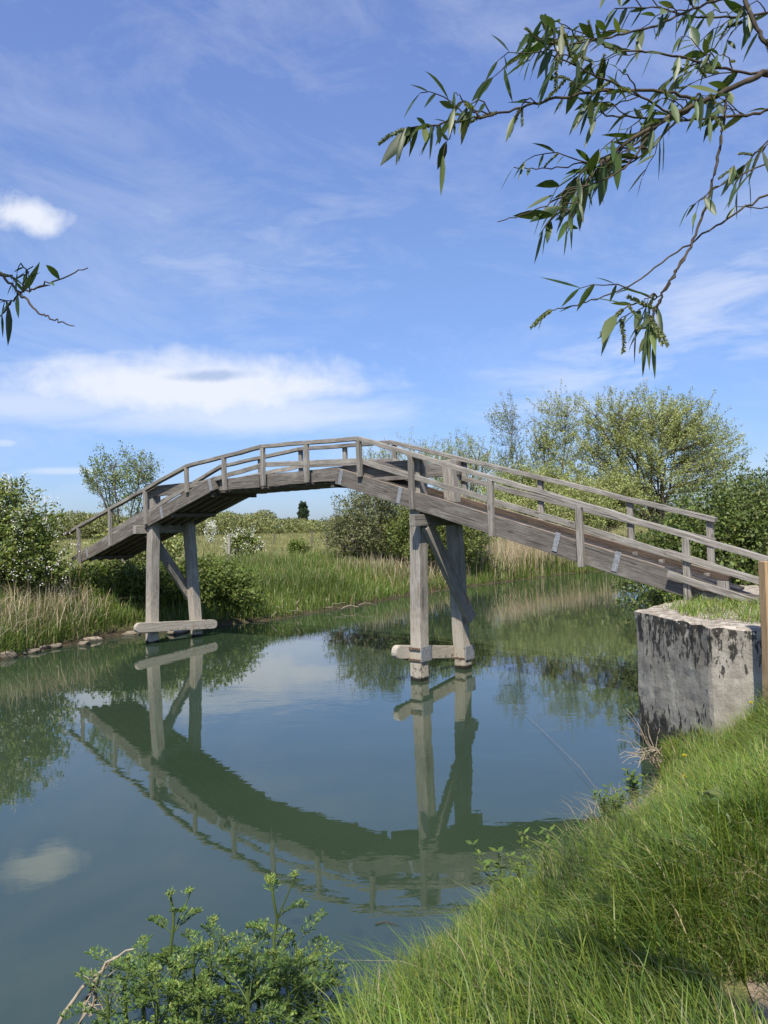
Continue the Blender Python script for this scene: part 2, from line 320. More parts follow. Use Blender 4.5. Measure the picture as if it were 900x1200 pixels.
# worn earth path along the near bank
pc = [(1.7, -3.0), (1.38, 0.0), (1.30, 1.6), (1.36, 2.45), (1.60, 2.75), (2.3, 3.1), (3.4, 3.7), (5.0, 5.0), (6.6, 6.8)]
PV, PF = [], []
for i in range(len(pc)-1):
    for t in np.linspace(0, 1, 8, endpoint=False):
        x = pc[i][0]+(pc[i+1][0]-pc[i][0])*t; y = pc[i][1]+(pc[i+1][1]-pc[i][1])*t
        d = np.array([pc[i+1][0]-pc[i][0], pc[i+1][1]-pc[i][1]]); d /= np.linalg.norm(d); nn = np.array([d[1], -d[0]])
        for s in np.linspace(-0.24, 0.24, 7): PV.append((x+nn[0]*s*(1+0.25*math.sin(x*9+y*5)), y+nn[1]*s*(1+0.25*math.sin(y*8))))
PV = np.array(PV); pz = ground(PV[:, 0], PV[:, 1])+0.012
rows = len(PV)//7; PF = [[a*7+b, a*7+b+1, a*7+b+8, a*7+b+7] for a in range(rows-1) for b in range(6)]
tag(link('path', np_mesh('path', np.column_stack([PV, pz]), PF, smooth=True), EARTH), kind='structure')

# ------------------------------------------------------------------ timber members
def member(name, p0, p1, w, h, mat, parent, up=(0, 0, 1), bev=0.008, jit=0.002, hole=None, taper=1.0, kids=None):
    """squared timber: length on local X, width w on local Y, height h on local Z"""
    p0, p1 = Vector(p0), Vector(p1); L = (p1-p0).length; xd = (p1-p0).normalized()
    yd = Vector(up).cross(xd).normalized(); zd = xd.cross(yd)
    bm = bmesh.new(); n = max(1, int(L/0.35))
    rings = []
    for i in range(n+1):
        k = 1+(taper-1)*i/n
        ring = [bm.verts.new((L*i/n, sy*w/2*k, sz*h/2*k)) for sy, sz in ((-1, -1), (1, -1), (1, 1), (-1, 1))]
        jy, jz = (random.gauss(0, jit), random.gauss(0, jit)) if 0 < i < n else (0, 0)
        for vv in ring: vv.co.y += jy; vv.co.z += jz
        rings.append(ring)
    for a, b2 in zip(rings[:-1], rings[1:]):
        for k in range(4): bm.faces.new((a[k], a[(k+1) % 4], b2[(k+1) % 4], b2[k]))
    bm.faces.new(rings[0][::-1]); bm.faces.new(rings[-1])
    bmesh.ops.recalc_face_normals(bm, faces=bm.faces)
    if bev:
        ed = [e for e in bm.edges if len(e.link_faces) == 2 and e.calc_face_angle(0) > 0.6]
        bmesh.ops.bevel(bm, geom=ed, offset=bev, segments=2, affect='EDGES', profile=0.6)
    me = bpy.data.meshes.new(name); bm.to_mesh(me); bm.free()
    o = link(name, me, mat, parent)
    o.matrix_local = Matrix(((xd.x, yd.x, zd.x, p0.x), (xd.y, yd.y, zd.y, p0.y), (xd.z, yd.z, zd.z, p0.z), (0, 0, 0, 1)))
    return o
def prism(name, poly, vec, mat, parent, bev=0.006):
    """flat outline pushed along vec"""
    bm = bmesh.new(); vec = Vector(vec)
    a = [bm.verts.new(Vector(p_)) for p_ in poly]; b2 = [bm.verts.new(Vector(p_)+vec) for p_ in poly]; n = len(poly)
    bm.faces.new(a[::-1]); bm.faces.new(b2)
    for i in range(n): bm.faces.new((a[i], a[(i+1) % n], b2[(i+1) % n], b2[i]))
    bmesh.ops.recalc_face_normals(bm, faces=bm.faces)
    if bev:
        ed = [e for e in bm.edges if e.calc_face_angle(0) > 0.5]; bmesh.ops.bevel(bm, geom=ed, offset=bev, segments=2, affect='EDGES')
    me = bpy.data.meshes.new(name); bm.to_mesh(me); bm.free(); return link(name, me, mat, parent)

# ------------------------------------------------------------------ the footbridge (local frame: u along, n across, z up)
NF = Vector((0.5216, 13.06, 0)); AX = Vector((0.7542, -0.6567, 0)); NN = Vector((0.6567, 0.7542, 0))
br = empty('wooden_footbridge', NF, math.atan2(AX.y, AX.x))
tag(br, 'weathered grey timber footbridge arching across the river on two pairs of posts', 'footbridge')
def wpos(u, n, z): return NF+AX*u+NN*n+Vector((0, 0, z))
def interp(poly, u):
    xs, zs = zip(*poly); return float(np.interp(u, xs, zs))
RAIL = [(-12.2, 2.70), (-6.45, 4.14), (-3.82, 4.345), (-1.17, 4.245), (5.55, 2.10)]
STOP = [(-11.47, 2.176), (-5.45, 3.82)]; SBOT = [(-11.47, 1.876), (-5.45, 3.53)]
RTOP = [(-1.78, 3.73), (6.3, 1.36)]; RBOT = [(-1.78, 3.42), (6.3, 1.06)]
def stringer(pt, nmid, name='side_beam'):
    (u0_, zt0), (u1_, zt1) = pt[0]; (_, zb0), (_, zb1) = pt[1]
    sl_ = (zt1-zt0)/(u1_-u0_); hh = (zt0-zb0)*math.cos(math.atan(sl_))
    return member(name, (u0_, nmid, (zt0+zb0)/2), (u1_, nmid, (zt1+zb1)/2), 0.075, hh, W_BEAM, br, jit=0.003)
for nm in (-0.028, 1.238):
    stringer((STOP, SBOT), nm)
    ue = 5.7 if nm < 0.5 else 4.65; f = lambda P_: (ue, interp(P_, ue)); dz_ = 0.0 if nm < 0.5 else -0.065; dn = lambda q_: (q_[0], q_[1]+dz_)
    sb_ = stringer(([dn(RTOP[0]), dn(f(RTOP))], [dn(RBOT[0]), dn(f(RBOT))]), nm)
    if nm > 0.5: sb_.data.materials[0] = W_TROD; sb_['label'] = 'dirt browned inner side beam'
for nm in (0.075, 1.135):                    # level tie beams of the main span, between the piers
    member('tie_beam', (-8.35, nm, 3.625), (0.16, nm, 3.625), 0.085, 0.25, W_BEAM, br, jit=0.003)
for nm in (-0.028, 1.238):                   # face boards that fill the gap between the two ramps
    for a, b2 in ((-5.02, -4.0), (-3.74, -2.66), (-2.42, -1.72)):
        member('face_board', (a, nm, 3.615), (b2, nm, 3.605), 0.05, 0.24, W_BEAM, br)
# deck: cross boards on the ramps and the level part, lengthwise joists under them
def deck_piece(pts, zoff, name):
    parts, F0 = [], np.array([[0, 1, 2, 3], [7, 6, 5, 4], [0, 4, 5, 1], [1, 5, 6, 2], [2, 6, 7, 3], [3, 7, 4, 0]])
    (ua, za), (ub, zb) = pts; L = math.hypot(ub-ua, zb-za); n = int(L/0.155); sl_ = math.atan2(zb-za, ub-ua)
    for i in range(n):
        t = (i+0.5)/n; c_ = np.array([ua+(ub-ua)*t, 0.605+random.gauss(0, 0.012), za+(zb-za)*t+zoff+random.gauss(0, 0.003)])
        e1 = np.array([math.cos(sl_), 0, math.sin(sl_)])*0.0765; e2 = np.array([0, 0.585, 0]); e3 = np.array([-math.sin(sl_), 0, math.cos(sl_)])*0.019
        parts.append((np.array([c_+sx*e1+sy*e2+sz*e3 for sz in (-1, 1) for sx, sy in ((-1, -1), (1, -1), (1, 1), (-1, 1))]), F0, None))
    V, F, _ = pack(parts); return link(name, np_mesh(name, V, F), W_DECK, br)
deck_piece([(-11.42, 1.89), (-5.75, 3.45)], 0.15, 'deck'); deck_piece([(-5.7, 3.47), (-1.75, 3.47)], 0.0, 'deck'); deck_piece([(-1.65, 3.38), (4.9, 1.476)], 0.13, 'deck')
for nm in (0.22, 0.50, 0.78, 1.02):
    member('joist', (-11.4, nm, 1.97), (-5.6, nm, 3.565), 0.11, 0.085, W_DECK, br)
    member('joist', (-1.65, nm, 3.42), (4.35, nm, 1.67), 0.11, 0.085, W_DECK, br)
for (u, z) in ((-10.9, 2.02), (-7.2, 3.02), (-5.65, 3.42), (-1.95, 3.42)):
    member('cross_bearer', (u, -0.0, z), (u, 1.21, z), 0.09, 0.09, W_DECK, br)
# rails
def rail(poly, n, w, h, drop, name, ext=0.0):
    for (a, za), (b2, zb) in zip(poly[:-1], poly[1:]):
        member(name, (a, n, za-drop), (b2+ext, n, zb-drop), w, h, W_RAIL, br, jit=0.004)
rail(RAIL, -0.07, 0.115, 0.075, 0.037, 'handrail'); RAILF = [(-12.2, 2.74), (-6.95, 4.235), (-4.22, 4.40), (-1.55, 4.30), (4.52, 2.60)]
rail(RAILF, 1.275, 0.115, 0.075, 0.037, 'handrail')
MID = [(-11.9, 2.03), (-6.45, 3.70), (-3.8, 3.99), (-1.18, 3.86), (4.50, 2.13)]
rail(MID, -0.045, 0.035, 0.095, 0.05, 'mid_rail'); rail([(-11.9, 2.30), (-6.95, 3.84), (-4.2, 4.04), (-1.52, 3.95), (4.50, 2.30)], 1.255, 0.035, 0.095, 0.05, 'mid_rail')
POSTS = [(-11.41, 1.88), (-9.78, 2.34), (-8.15, 2.82), (-6.44, 3.50), (-5.07, 3.50), (-3.80, 3.50), (-2.52, 3.50), (-1.16, 3.52), (0.03, 2.86), (1.60, 2.40), (3.08, 1.95), (4.57, 1.48)]
POSTSF = [(-11.6, 1.86), (-10.1, 2.28), (-8.5, 2.75), (-6.95, 3.50), (-5.58, 3.50), (-4.2, 3.50), (-2.86, 3.50), (-1.52, 3.52), (0.13, 2.86), (1.68, 2.40), (3.23, 1.95), (4.42, 1.52)]
for s, nm, (u, zb) in [(-1, -0.101, q_) for q_ in POSTS]+[(1, 1.311, q_) for q_ in POSTSF]:
    if True:
        rp = member('rail_post', (u+random.gauss(0, .008), nm, zb+random.gauss(0, .012)), (u, nm, interp(RAIL if s < 0 else RAILF, u)-0.075), 0.07, 0.092, W_RAIL, br, up=(1, 0, 0))
        for dz in (0.10, 0.22):
            bm = bmesh.new(); bmesh.ops.create_cone(bm, cap_ends=True, segments=8, radius1=0.017, radius2=0.014, depth=0.016)
            me = bpy.data.meshes.new('bolt'); bm.to_mesh(me); bm.free(); b_ = link('bolt', me, IRON, rp)
            # local frame of the post: X runs up, Y is the across direction
            yl = 0.035+0.008 if (rp.matrix_local.to_3x3() @ Vector((0, 1, 0))).y*s > 0 else -0.035-0.008
            b_.location = (dz, yl, 0); b_.rotation_euler = (R(90), 0, 0)
# piers
def pier(u, inner):                          # inner: +1 when the main span lies on the +u side
    for n0, n1 in ((-0.01, 0.145), (1.285, 1.065)):
        top = interp(RAIL, u)-0.085
        po = member('pier_post', (u, n0-0.03*(1 if n0 < .5 else -1), -0.8), (u, n1, top if n0 < 0.5 else top), 0.225, 0.225, W_POST, br, up=(1, 0, 0), bev=0.012, jit=0.003)
    uo = u-inner*0.175
    member('cross_head', (uo, -0.30, 2.70 if inner < 0 else 2.72), (uo, 1.40, 2.70 if inner < 0 else 2.72), 0.12, 0.20, W_POST, br, bev=0.012)
    member('diagonal_brace', (uo, 0.10, 2.62), (uo, 1.31, 0.90), 0.11, 0.24, W_POST, br, bev=0.012)
    # waling timber with rounded ends, along the main-channel face
    ui = u+inner*0.175; out_ = []
    na, nb = (-0.46, 1.50) if inner < 0 else (-0.56, 1.74)
    z0 = 0.50 if inner < 0 else 0.42; hh = 0.115; tilt = -0.25 if inner < 0 else -0.13
    def zc(nn_): return z0+tilt*(nn_+0.4)/2
    for k in range(9): a = math.pi/2+math.pi*k/8; out_.append((ui, na+hh+hh*math.cos(a), zc(na)+hh*math.sin(a)))
    for k in range(9): a = -math.pi/2+math.pi*k/8; out_.append((ui, nb-hh+hh*math.cos(a), zc(nb)+hh*math.sin(a)))
    wl = prism('waling', [(y, 0.0, z) for x, y, z in out_], (0, 0.12, 0), W_POST, br, 0.012)
    wl.matrix_local = Matrix(((0, -1, 0, ui+0.06), (1, 0, 0, 0), (0, 0, 1, 0), (0, 0, 0, 1)))
    for nmid, lean in ((-0.0, 0), (1.275, 0)):
        uf = u-inner*0.118; zz = zc(nmid)
        for dz in (-0.095, 0.095):           # iron straps round the post, plate on the outer face
            member('strap', (u-inner*0.12, nmid-0.124, zz+dz), (u+inner*0.235, nmid-0.124, zz+dz), 0.012, 0.035, IRON, br, bev=0.002)
            member('strap', (u-inner*0.12, nmid+0.128, zz+dz), (u+inner*0.235, nmid+0.128, zz+dz), 0.012, 0.035, IRON, br, bev=0.002)
        pl = member('bolt_plate', (uf-inner*0.008, nmid-0.10, zz), (uf-inner*0.008, nmid+0.17, zz), 0.022, 0.25, STEEL, br, bev=0.004)
pier(0.0, -1); pier(-8.15, 1)
# galvanised fish plates
for (u, z, s) in ((-0.27, 3.14, -1), (2.69, 2.31, -1), (3.60, 2.03, -1), (-1.66, 3.55, -1), (-5.62, 3.64, -1), (-7.52, 3.10, -1), (-11.05, 2.17, -1), (2.69, 2.31, 1), (-5.62, 3.64, 1)):
    nm = -0.071 if s < 0 else 1.281
    sl_ = 0.285 if u < -3 else -0.293; dx = -sl_*0.5
    pl = member('steel_bracket', (u-dx*0.27, nm, z-0.135), (u+dx*0.27, nm, z+0.135), 0.012, 0.085, STEEL, br, up=(1, 0, 0), bev=0.003)
    for k in (0.07, 0.2):
        bm = bmesh.new(); bmesh.ops.create_cone(bm, cap_ends=True, segments=8, radius1=0.018, radius2=0.015, depth=0.018)
        me = bpy.data.meshes.new('bolt'); bm.to_mesh(me); bm.free(); b_ = link('bolt', me, IRON, pl)
        yl = 0.014 if (pl.matrix_local.to_3x3() @ Vector((0, 1, 0))).y*s > 0 else -0.014
        b_.location = (k, yl, 0); b_.rotation_euler = (R(90), 0, 0)
for u in (2.45, 3.35, 3.75, 4.4):             # pale wooden cleats inside the far beam
    z = interp([RTOP[0], RTOP[1]], u)-0.16; member('cleat', (u, 1.165, z-0.03), (u, 1.165, z+0.05), 0.07, 0.07, W_RAIL, br, up=(1, 0, 0))
# wing rails from the last post to the new post on the bank, and the end block on the abutment
gp = at(898, 740, 6.95); gu = (Vector((gp.x, gp.y, 0))-NF).dot(AX); gn = (Vector((gp.x, gp.y, 0))-NF).dot(NN)
for z0_ in (2.165, 1.885):
    member('wing_rail', (4.34, -0.157, z0_), (6.6, -0.157, z0_-2.26*0.316), 0.038, 0.088, W_RAIL, br, jit=0.004)
member('end_post', (5.0, -0.09, 1.35), (5.02, -0.09, 1.80), 0.09, 0.14, W_RAIL, br, up=(1, 0, 0))
member('end_board', (4.75, -0.10, 1.50), (6.6, -0.16, 1.42), 0.04, 0.34, W_BEAM, br)

# ------------------------------------------------------------------ concrete abutment, new post
ab = empty('concrete_abutment', wpos(5.4, -0.4, 0)); tag(ab, 'blackened grey concrete abutment block under the near ramp of the bridge', 'abutment')
def rough_block(name, poly, z0, z1, lipr, parent, seed):
    bm = bmesh.new(); pts = []
    for i in range(len(poly)):
        p0, p1 = Vector(poly[i]), Vector(poly[(i+1) % len(poly)]); n = max(1, int((p1-p0).length/0.09))
        for k in range(n): pts.append(p0+(p1-p0)*(k/n))
    nz_ = max(3, int((z1-z0)/0.08)); rows_ = []
    cx = sum((p_.x for p_ in pts))/len(pts); cy = sum((p_.y for p_ in pts))/len(pts)
    for j in range(nz_+2):
        z = z0+(z1-z0)*min(1, j/nz_); ins_ = 0.0
        if j == nz_: z -= 0.012
        if j == nz_+1: z, ins_ = z1+0.006, 0.05
        row = []
        for p_ in pts:
            d = noise.noise(Vector((p_.x*2.1, p_.y*2.1, z*2.3+seed)))*0.018+noise.noise(Vector((p_.x*9, p_.y*9, z*9+seed)))*0.010
            if z > z1-0.15: d += noise.noise(Vector((p_.x*14, p_.y*14, seed)))*lipr
            v2 = Vector((p_.x-cx, p_.y-cy)); q_ = v2.normalized()*(d-ins_)
            row.append(bm.verts.new((p_.x+q_.x, p_.y+q_.y, z+(noise.noise(Vector((p_.x*6, p_.y*6, 4)))*0.02 if j >= nz_-1 else 0))))
        rows_.append(row)
    n = len(pts)
    for a, b2 in zip(rows_[:-1], rows_[1:]):
        for k in range(n): bm.faces.new((a[k], a[(k+1) % n], b2[(k+1) % n], b2[k]))
    bm.faces.new(rows_[-1]); bm.faces.new(rows_[0][::-1])
    bmesh.ops.recalc_face_normals(bm, faces=bm.faces)
    me = bpy.data.meshes.new(name); bm.to_mesh(me); bm.free()
    o = link(name, me, CONCRETE, parent); o.matrix_parent_inverse = Matrix.Translation(-parent.location); return o
pu = [(4.42, -1.40), (5.555, -2.36), (5.60, -2.385), (7.3, -2.60), (7.3, 2.6), (4.42, 2.6)]
poly = [(wpos(u, n, 0).x, wpos(u, n, 0).y) for u, n in pu]
rough_block('block', poly, -0.9, 1.53, 0.03, ab, 1.0)
gpost = member('timber_post', (gp.x+0.02, gp.y, 0.6), (gp.x+0.03, gp.y+0.01, at(898, 658, 6.95).z), 0.10, 0.10, W_NEW, None, up=(1, 0.15, 0), bev=0.006)
tag(gpost, 'new pale sawn timber post beside the concrete abutment at the picture edge', 'post')

# ------------------------------------------------------------------ vegetation kit
def tube(pts, radii, k=5):
    pts = np.asarray(pts, float); n = len(pts); T = np.gradient(pts, axis=0); T = unit(T)
    ref = np.where(np.abs(T[:, 2:3]) > 0.9, np.array([[1., 0, 0]]), np.array([[0, 0, 1.]]))
    A = unit(np.cross(T, ref)); B = np.cross(T, A); ang = np.arange(k)*2*np.pi/k
    V = pts[:, None, :]+np.asarray(radii)[:, None, None]*(A[:, None, :]*np.cos(ang)[None, :, None]+B[:, None, :]*np.sin(ang)[None, :, None])
    i = np.arange(n-1)[:, None]*k; j = np.arange(k)[None, :]; j2 = (j+1) % k
    F = np.stack([i+j, i+j2, i+k+j2, i+k+j], -1).reshape(-1, 4)
    return V.reshape(-1, 3), F, None
def curve_pts(p0, p1, n, sag=0.0, wob=0.0, rg=rng):
    t = np.linspace(0, 1, n)[:, None]; p = np.asarray(p0)+(np.asarray(p1)-np.asarray(p0))*t
    p[:, 2] += sag*4*(t*(1-t))[:, 0]
    if wob: p[1:-1] += rg.normal(0, wob, (n-2, 3))
    return p
def diamonds(P, D, L, Wd, Nrm=None, col=None):
    """one 4-corner leaf per point: D = direction, random roll"""
    n = len(P); D = unit(D); Rn = rng.normal(size=(n, 3)) if Nrm is None else Nrm
    Sd = unit(np.cross(D, Rn)); L = np.broadcast_to(L, (n,))[:, None]; Wd = np.broadcast_to(Wd, (n,))[:, None]
    mid = P+D*L*0.45
    V = np.stack([P, mid+Sd*Wd*0.5, P+D*L, mid-Sd*Wd*0.5], 1).reshape(-1, 3)
    F = np.arange(4*n).reshape(n, 4); C = np.repeat(col, 4, axis=0) if col is not None else None
    return V, F, C
def pick(cols, n, var=0.18):
    cols = np.asarray(cols, float); c = cols[rng.integers(0, len(cols), n)]
    return np.clip(c*(1+rng.normal(0, var, (n, 1)))*(1+rng.normal(0, 0.05, (n, 3))), 0.004, 0.9)
def in_env(env, n, shell=0.0):
    env = np.asarray(env, float); vol = env[:, 3]*env[:, 4]*env[:, 5]; w = rng.choice(len(env), n, p=vol/vol.sum())
    d = unit(rng.normal(size=(n, 3))); r = (shell+(1-shell)*rng.random(n)**(1/2.2))[:, None]
    return env[w, :3]+d*r*env[w, 3:6]
def woody(name, label, cat, base, env, sprays, per, leaf, cols, group=None, up=0.35, spread=0.16, stems=4, blossom=None, trunk_r=0.08, shell=0.35, droop=0.0, sl_len=(0.5, 1.2), fork=0.35, wood=None, kind_=LEAF, twig=0.4):
    """trunk with limbs reaching into the crown; leaves sit on twigs that run to points all through the crown"""
    base = np.asarray(base, float); root = empty(name, tuple(base)); tag(root, label, cat, group)
    env = np.asarray(env, float).copy()
    top = env[:, 2].max(); tips = in_env(env, sprays, shell); tubes = []
    # limbs
    nl = stems*3; heads = in_env(env, nl, 0.0); limbs = []
    sp0 = [np.array([rng.normal(0, trunk_r*1.2), rng.normal(0, trunk_r*1.2), -0.15]) for _ in range(stems)]
    for i in range(nl):
        s = sp0[i % stems]; e = heads[i]; k1 = s+(e-s)*np.array([0.25, 0.25, 0.5]); ts = np.linspace(0, 1, 9)[:, None]
        pts = (1-ts)**2*s+2*ts*(1-ts)*k1+ts**2*e; pts[1:-1] += rng.normal(0, 0.04, (7, 3))*np.linalg.norm(e-s)/3
        limbs.append(pts); tubes.append(tube(pts, np.linspace(trunk_r, trunk_r*0.25, 9), 6))
    LP = np.concatenate([l[3:] for l in limbs])
    # twigs to every tip, started from the limb that lies nearest below it
    LV, LC, LD, LL = [], [], [], []
    dif = tips[:, None, :]-LP[None, :, :]; dd = np.linalg.norm(dif, axis=2)+np.where(dif[:, :, 2] < 0, 1.0, 0)*1.5; near = LP[dd.argmin(1)]
    c_spray = rng.normal(0, 0.13, sprays)
    for i in range(sprays):
        tip, st = tips[i], near[i]; d = tip-st; L = np.linalg.norm(d)+1e-6; ln = rng.uniform(*sl_len)
        dirv = d/L*0.6+np.array([0, 0, up])+rng.normal(0, 0.25, 3); dirv /= np.linalg.norm(dirv)
        end = tip+dirv*ln; n5 = 6; ts = np.linspace(0, 1, n5)[:, None]
        pts = (1-ts)**2*st+2*ts*(1-ts)*tip+ts**2*end; pts[:, 2] -= droop*ts[:, 0]**2*ln
        if rng.random() < twig: tubes.append(tube(pts, np.linspace(trunk_r*0.16, trunk_r*0.04, n5), 3))
        t = rng.uniform(0.35, 1.0, per)[:, None]; p_ = (1-t)**2*st+2*t*(1-t)*tip+t**2*end; p_[:, 2] -= droop*t[:, 0]**2*ln
        p_ = p_+rng.normal(0, spread, (per, 3))*(1.15-0.75*t)
        LV.append(p_); LD.append(dirv*0.5+rng.normal(0, 0.7, (per, 3))+np.array([0, 0, -0.2*droop])); c = pick(cols, per); LC.append(c*(1+c_spray[i]))
    P_ = np.concatenate(LV); D_ = np.concatenate(LD); C_ = np.clip(np.concatenate(LC), 0.004, 0.8); n = len(P_)
    V, F, C = diamonds(P_, D_, leaf[0]*rng.uniform(0.7, 1.3, n), leaf[1]*rng.uniform(0.7, 1.3, n), rng.normal(0, 0.75, (n, 3))+unit(P_-env[:, :3].mean(0))*0.7+np.array([0, 0, 0.8]), C_)
    V, F, _t = V, F, None
    link('crown', np_mesh('crown', V, F, C), kind_, root)
    V, F, _ = pack(tubes); link('trunk', np_mesh('trunk', V, F, smooth=True), wood or BARK, root)
    if blossom:
        nb, size, bc = blossom; cm = env[:, :3].mean(0); dn_ = np.min(np.linalg.norm((P_[:, None, :]-env[None, :, :3])/env[None, :, 3:6], axis=2), axis=1); cand = np.where((dn_ > 0.88) & (P_[:, 1] < cm[1]+0.3*env[:, 4].max()))[0]; cl_ = P_[rng.choice(cand, nb)]; out_ = unit(cl_-cm); cl_ = cl_+out_*0.10+np.array([0, 0, 0.04])
        k = 10; Q = np.repeat(cl_, k, 0)+rng.normal(0, size*1.6, (nb*k, 3)); D = unit(rng.normal(size=(nb*k, 3)))
        V, F, C = diamonds(Q, D, size, size*0.9, None, pick([bc], nb*k, 0.06)); link('blossom', np_mesh('blossom', V, F, C), PETAL, root)
    return root
def blades(P, h, w, lean, ang, col, curve=2.0, segs=4):
    """grass blades: P base points, h height, lean = sideways reach / height, ang = azimuth of the lean"""
    n = len(P); ts = np.array([0, 0.35, 0.7, 1.0]) if segs == 4 else np.array([0, 0.5, 1.0]); ws = np.array([0.8, 1.0, 0.65, 0.0]) if segs == 4 else np.array([0.9, 0.8, 0])
    dr = np.stack([np.cos(ang), np.sin(ang), np.zeros(n)], 1); tw = ang+np.pi/2+rng.normal(0, 0.6, n); sd = np.stack([np.cos(tw), np.sin(tw), np.zeros(n)], 1)
    VS = []
    for t, w_ in zip(ts, ws):
        c = P+dr*(h*lean*t**curve)[:, None]; c[:, 2] += h*(t-0.42*np.minimum(lean, 1.3)*t**2.4)
        if w_ > 0: VS += [c-sd*(w*w_*0.5)[:, None], c+sd*(w*w_*0.5)[:, None]]
        else: VS.append(c)
    k = len(VS); V = np.stack(VS, 1).reshape(-1, 3); b = (np.arange(n)*k)[:, None]
    tri = []
    for s in range(len(ts)-2): o = 2*s; tri += [[o, o+1, o+3], [o, o+3, o+2]]
    o = 2*(len(ts)-2); tri += [[o, o+1, o+2]]
    F = (b[:, :, None]+np.array(tri)[None]).reshape(-1, 3); C = np.repeat(col, k, axis=0)
    return V, F, C
def scatter(x0, x1, y0, y1, n, keep):
    X = rng.uniform(x0, x1, n); Y = rng.uniform(y0, y1, n); k = keep(X, Y); X, Y = X[k], Y[k]
    return np.column_stack([X, Y, ground(X, Y)])
def pnoise(X, Y, f, s=0.0):
    return 0.5+0.25*(np.sin(X*f+s+1.7*np.sin(Y*f*0.7+s))+np.sin(Y*f*1.3+s*2+1.3*np.sin(X*f*0.8)))
def onear(X, Y): return (~inside(X, Y)) & (seg_dist(X, Y, NEAR) < seg_dist(X, Y, FAR))
def ofar(X, Y): return (~inside(X, Y)) & (seg_dist(X, Y, NEAR) > seg_dist(X, Y, FAR))
def in_view(X, Y, m=0.06): return (Y > 0.4) & (np.abs(X) < Y*(0.5+m)+0.25)
def abut_in(X, Y, m=0.0):
    U = (X-NF.x)*AX.x+(Y-NF.y)*AX.y; N_ = (X-NF.x)*NN.x+(Y-NF.y)*NN.y
    return (U > 4.42-m) & (N_ > -1.40-(U-4.42)*0.845-m) & (N_ > -2.62-m) & (N_ < 2.6)

# ------------------------------------------------------------------ grass of the near bank
GREEN = [(0.145, 0.215, 0.026), (0.105, 0.175, 0.022), (0.195, 0.250, 0.036), (0.115, 0.180, 0.036), (0.215, 0.250, 0.062), (0.085, 0.145, 0.035)]
DRY = [(0.36, 0.30, 0.165), (0.30, 0.25, 0.13), (0.42, 0.36, 0.21)]
def path_d(X, Y): return seg_dist(X, Y, pc)
P1 = scatter(-3.2, 7.5, 0.8, 11.5, 620000, lambda X, Y: in_view(X, Y) & onear(X, Y) & ~abut_in(X, Y) & (rng.random(len(X)) < np.clip(0.34+0.85*pnoise(X, Y, 2.6)-0.0*Y, 0.2, 1)*np.clip(1.5-0.13*Y, 0.3, 1)) & ((path_d(X, Y) > 0.10+0.22*(Y < 2.75)*(0.6+0.5*pnoise(X, Y, 9.0))) | (rng.random(len(X)) < 0.05)))
n = len(P1); pn = pnoise(P1[:, 0], P1[:, 1], 1.9, 0.7); pn2 = pnoise(P1[:, 0], P1[:, 1], 4.2, 2.1)
hh = (0.09+0.22*pn+0.15*pn2)*rng.uniform(0.55, 1.25, n); hh *= np.clip(0.30+path_d(P1[:, 0], P1[:, 1])*1.0, 0.3, 1.0)
herb = (P1[:, 0] < -0.15) & (P1[:, 1] < 4.6); hh[herb] *= 0.42; hh *= np.clip(0.5+0.9*seg_dist(P1[:, 0], P1[:, 1], NEAR), 0.5, 1)
col = pick(GREEN, n, 0.16)*(0.78+0.5*pnoise(P1[:, 0], P1[:, 1], 1.3, 3.0))[:, None]; dry = rng.random(n) < 0.035+0.05*(pn2 > 0.75); col[dry] = pick(DRY, dry.sum(), 0.15)
ang = 2.6+1.6*(pnoise(P1[:, 0], P1[:, 1], 2.2, 5)-0.5)*2+rng.normal(0, 0.8, n)
V, F, C = blades(P1, hh, rng.uniform(0.0035, 0.0075, n), np.clip(rng.gamma(3.0, 0.22, n), 0.1, 1.5), ang, col)
tag(link('grass', np_mesh('grass', V, F, C, True), GRASS), 'long lush green grass covering the near river bank', 'grass', kind='stuff')
# tufts growing on the abutment top
def ab_edge(u): return max(-1.40-(u-4.42)*0.845, -2.38)
P2 = []
while len(P2) < 5200:
    u = random.uniform(4.5, 7.2); nn_ = random.uniform(-2.3, 0.0); e_ = ab_edge(u)+0.36+0.10*math.sin(u*7)+0.06*math.sin(u*17)
    if nn_ < e_ or (u < 4.75 and random.random() < 0.7): continue
    w_ = wpos(u, nn_, 1.53); P2.append((w_.x, w_.y, w_.z))
P2 = np.array(P2); n = len(P2)
V, F, C = blades(P2, rng.uniform(0.04, 0.17, n)*(0.6+0.7*pnoise(P2[:, 0], P2[:, 1], 5.0)), rng.uniform(0.004, 0.010, n), rng.uniform(0.2, 1.1, n), rng.uniform(0, 6.28, n), pick(GREEN+GREEN+DRY[:1], n)*1.15)
tag(link('grass', np_mesh('grass', V, F, C), GRASS), 'short grass tufts sprouting on top of the concrete abutment', 'grass', kind='stuff')

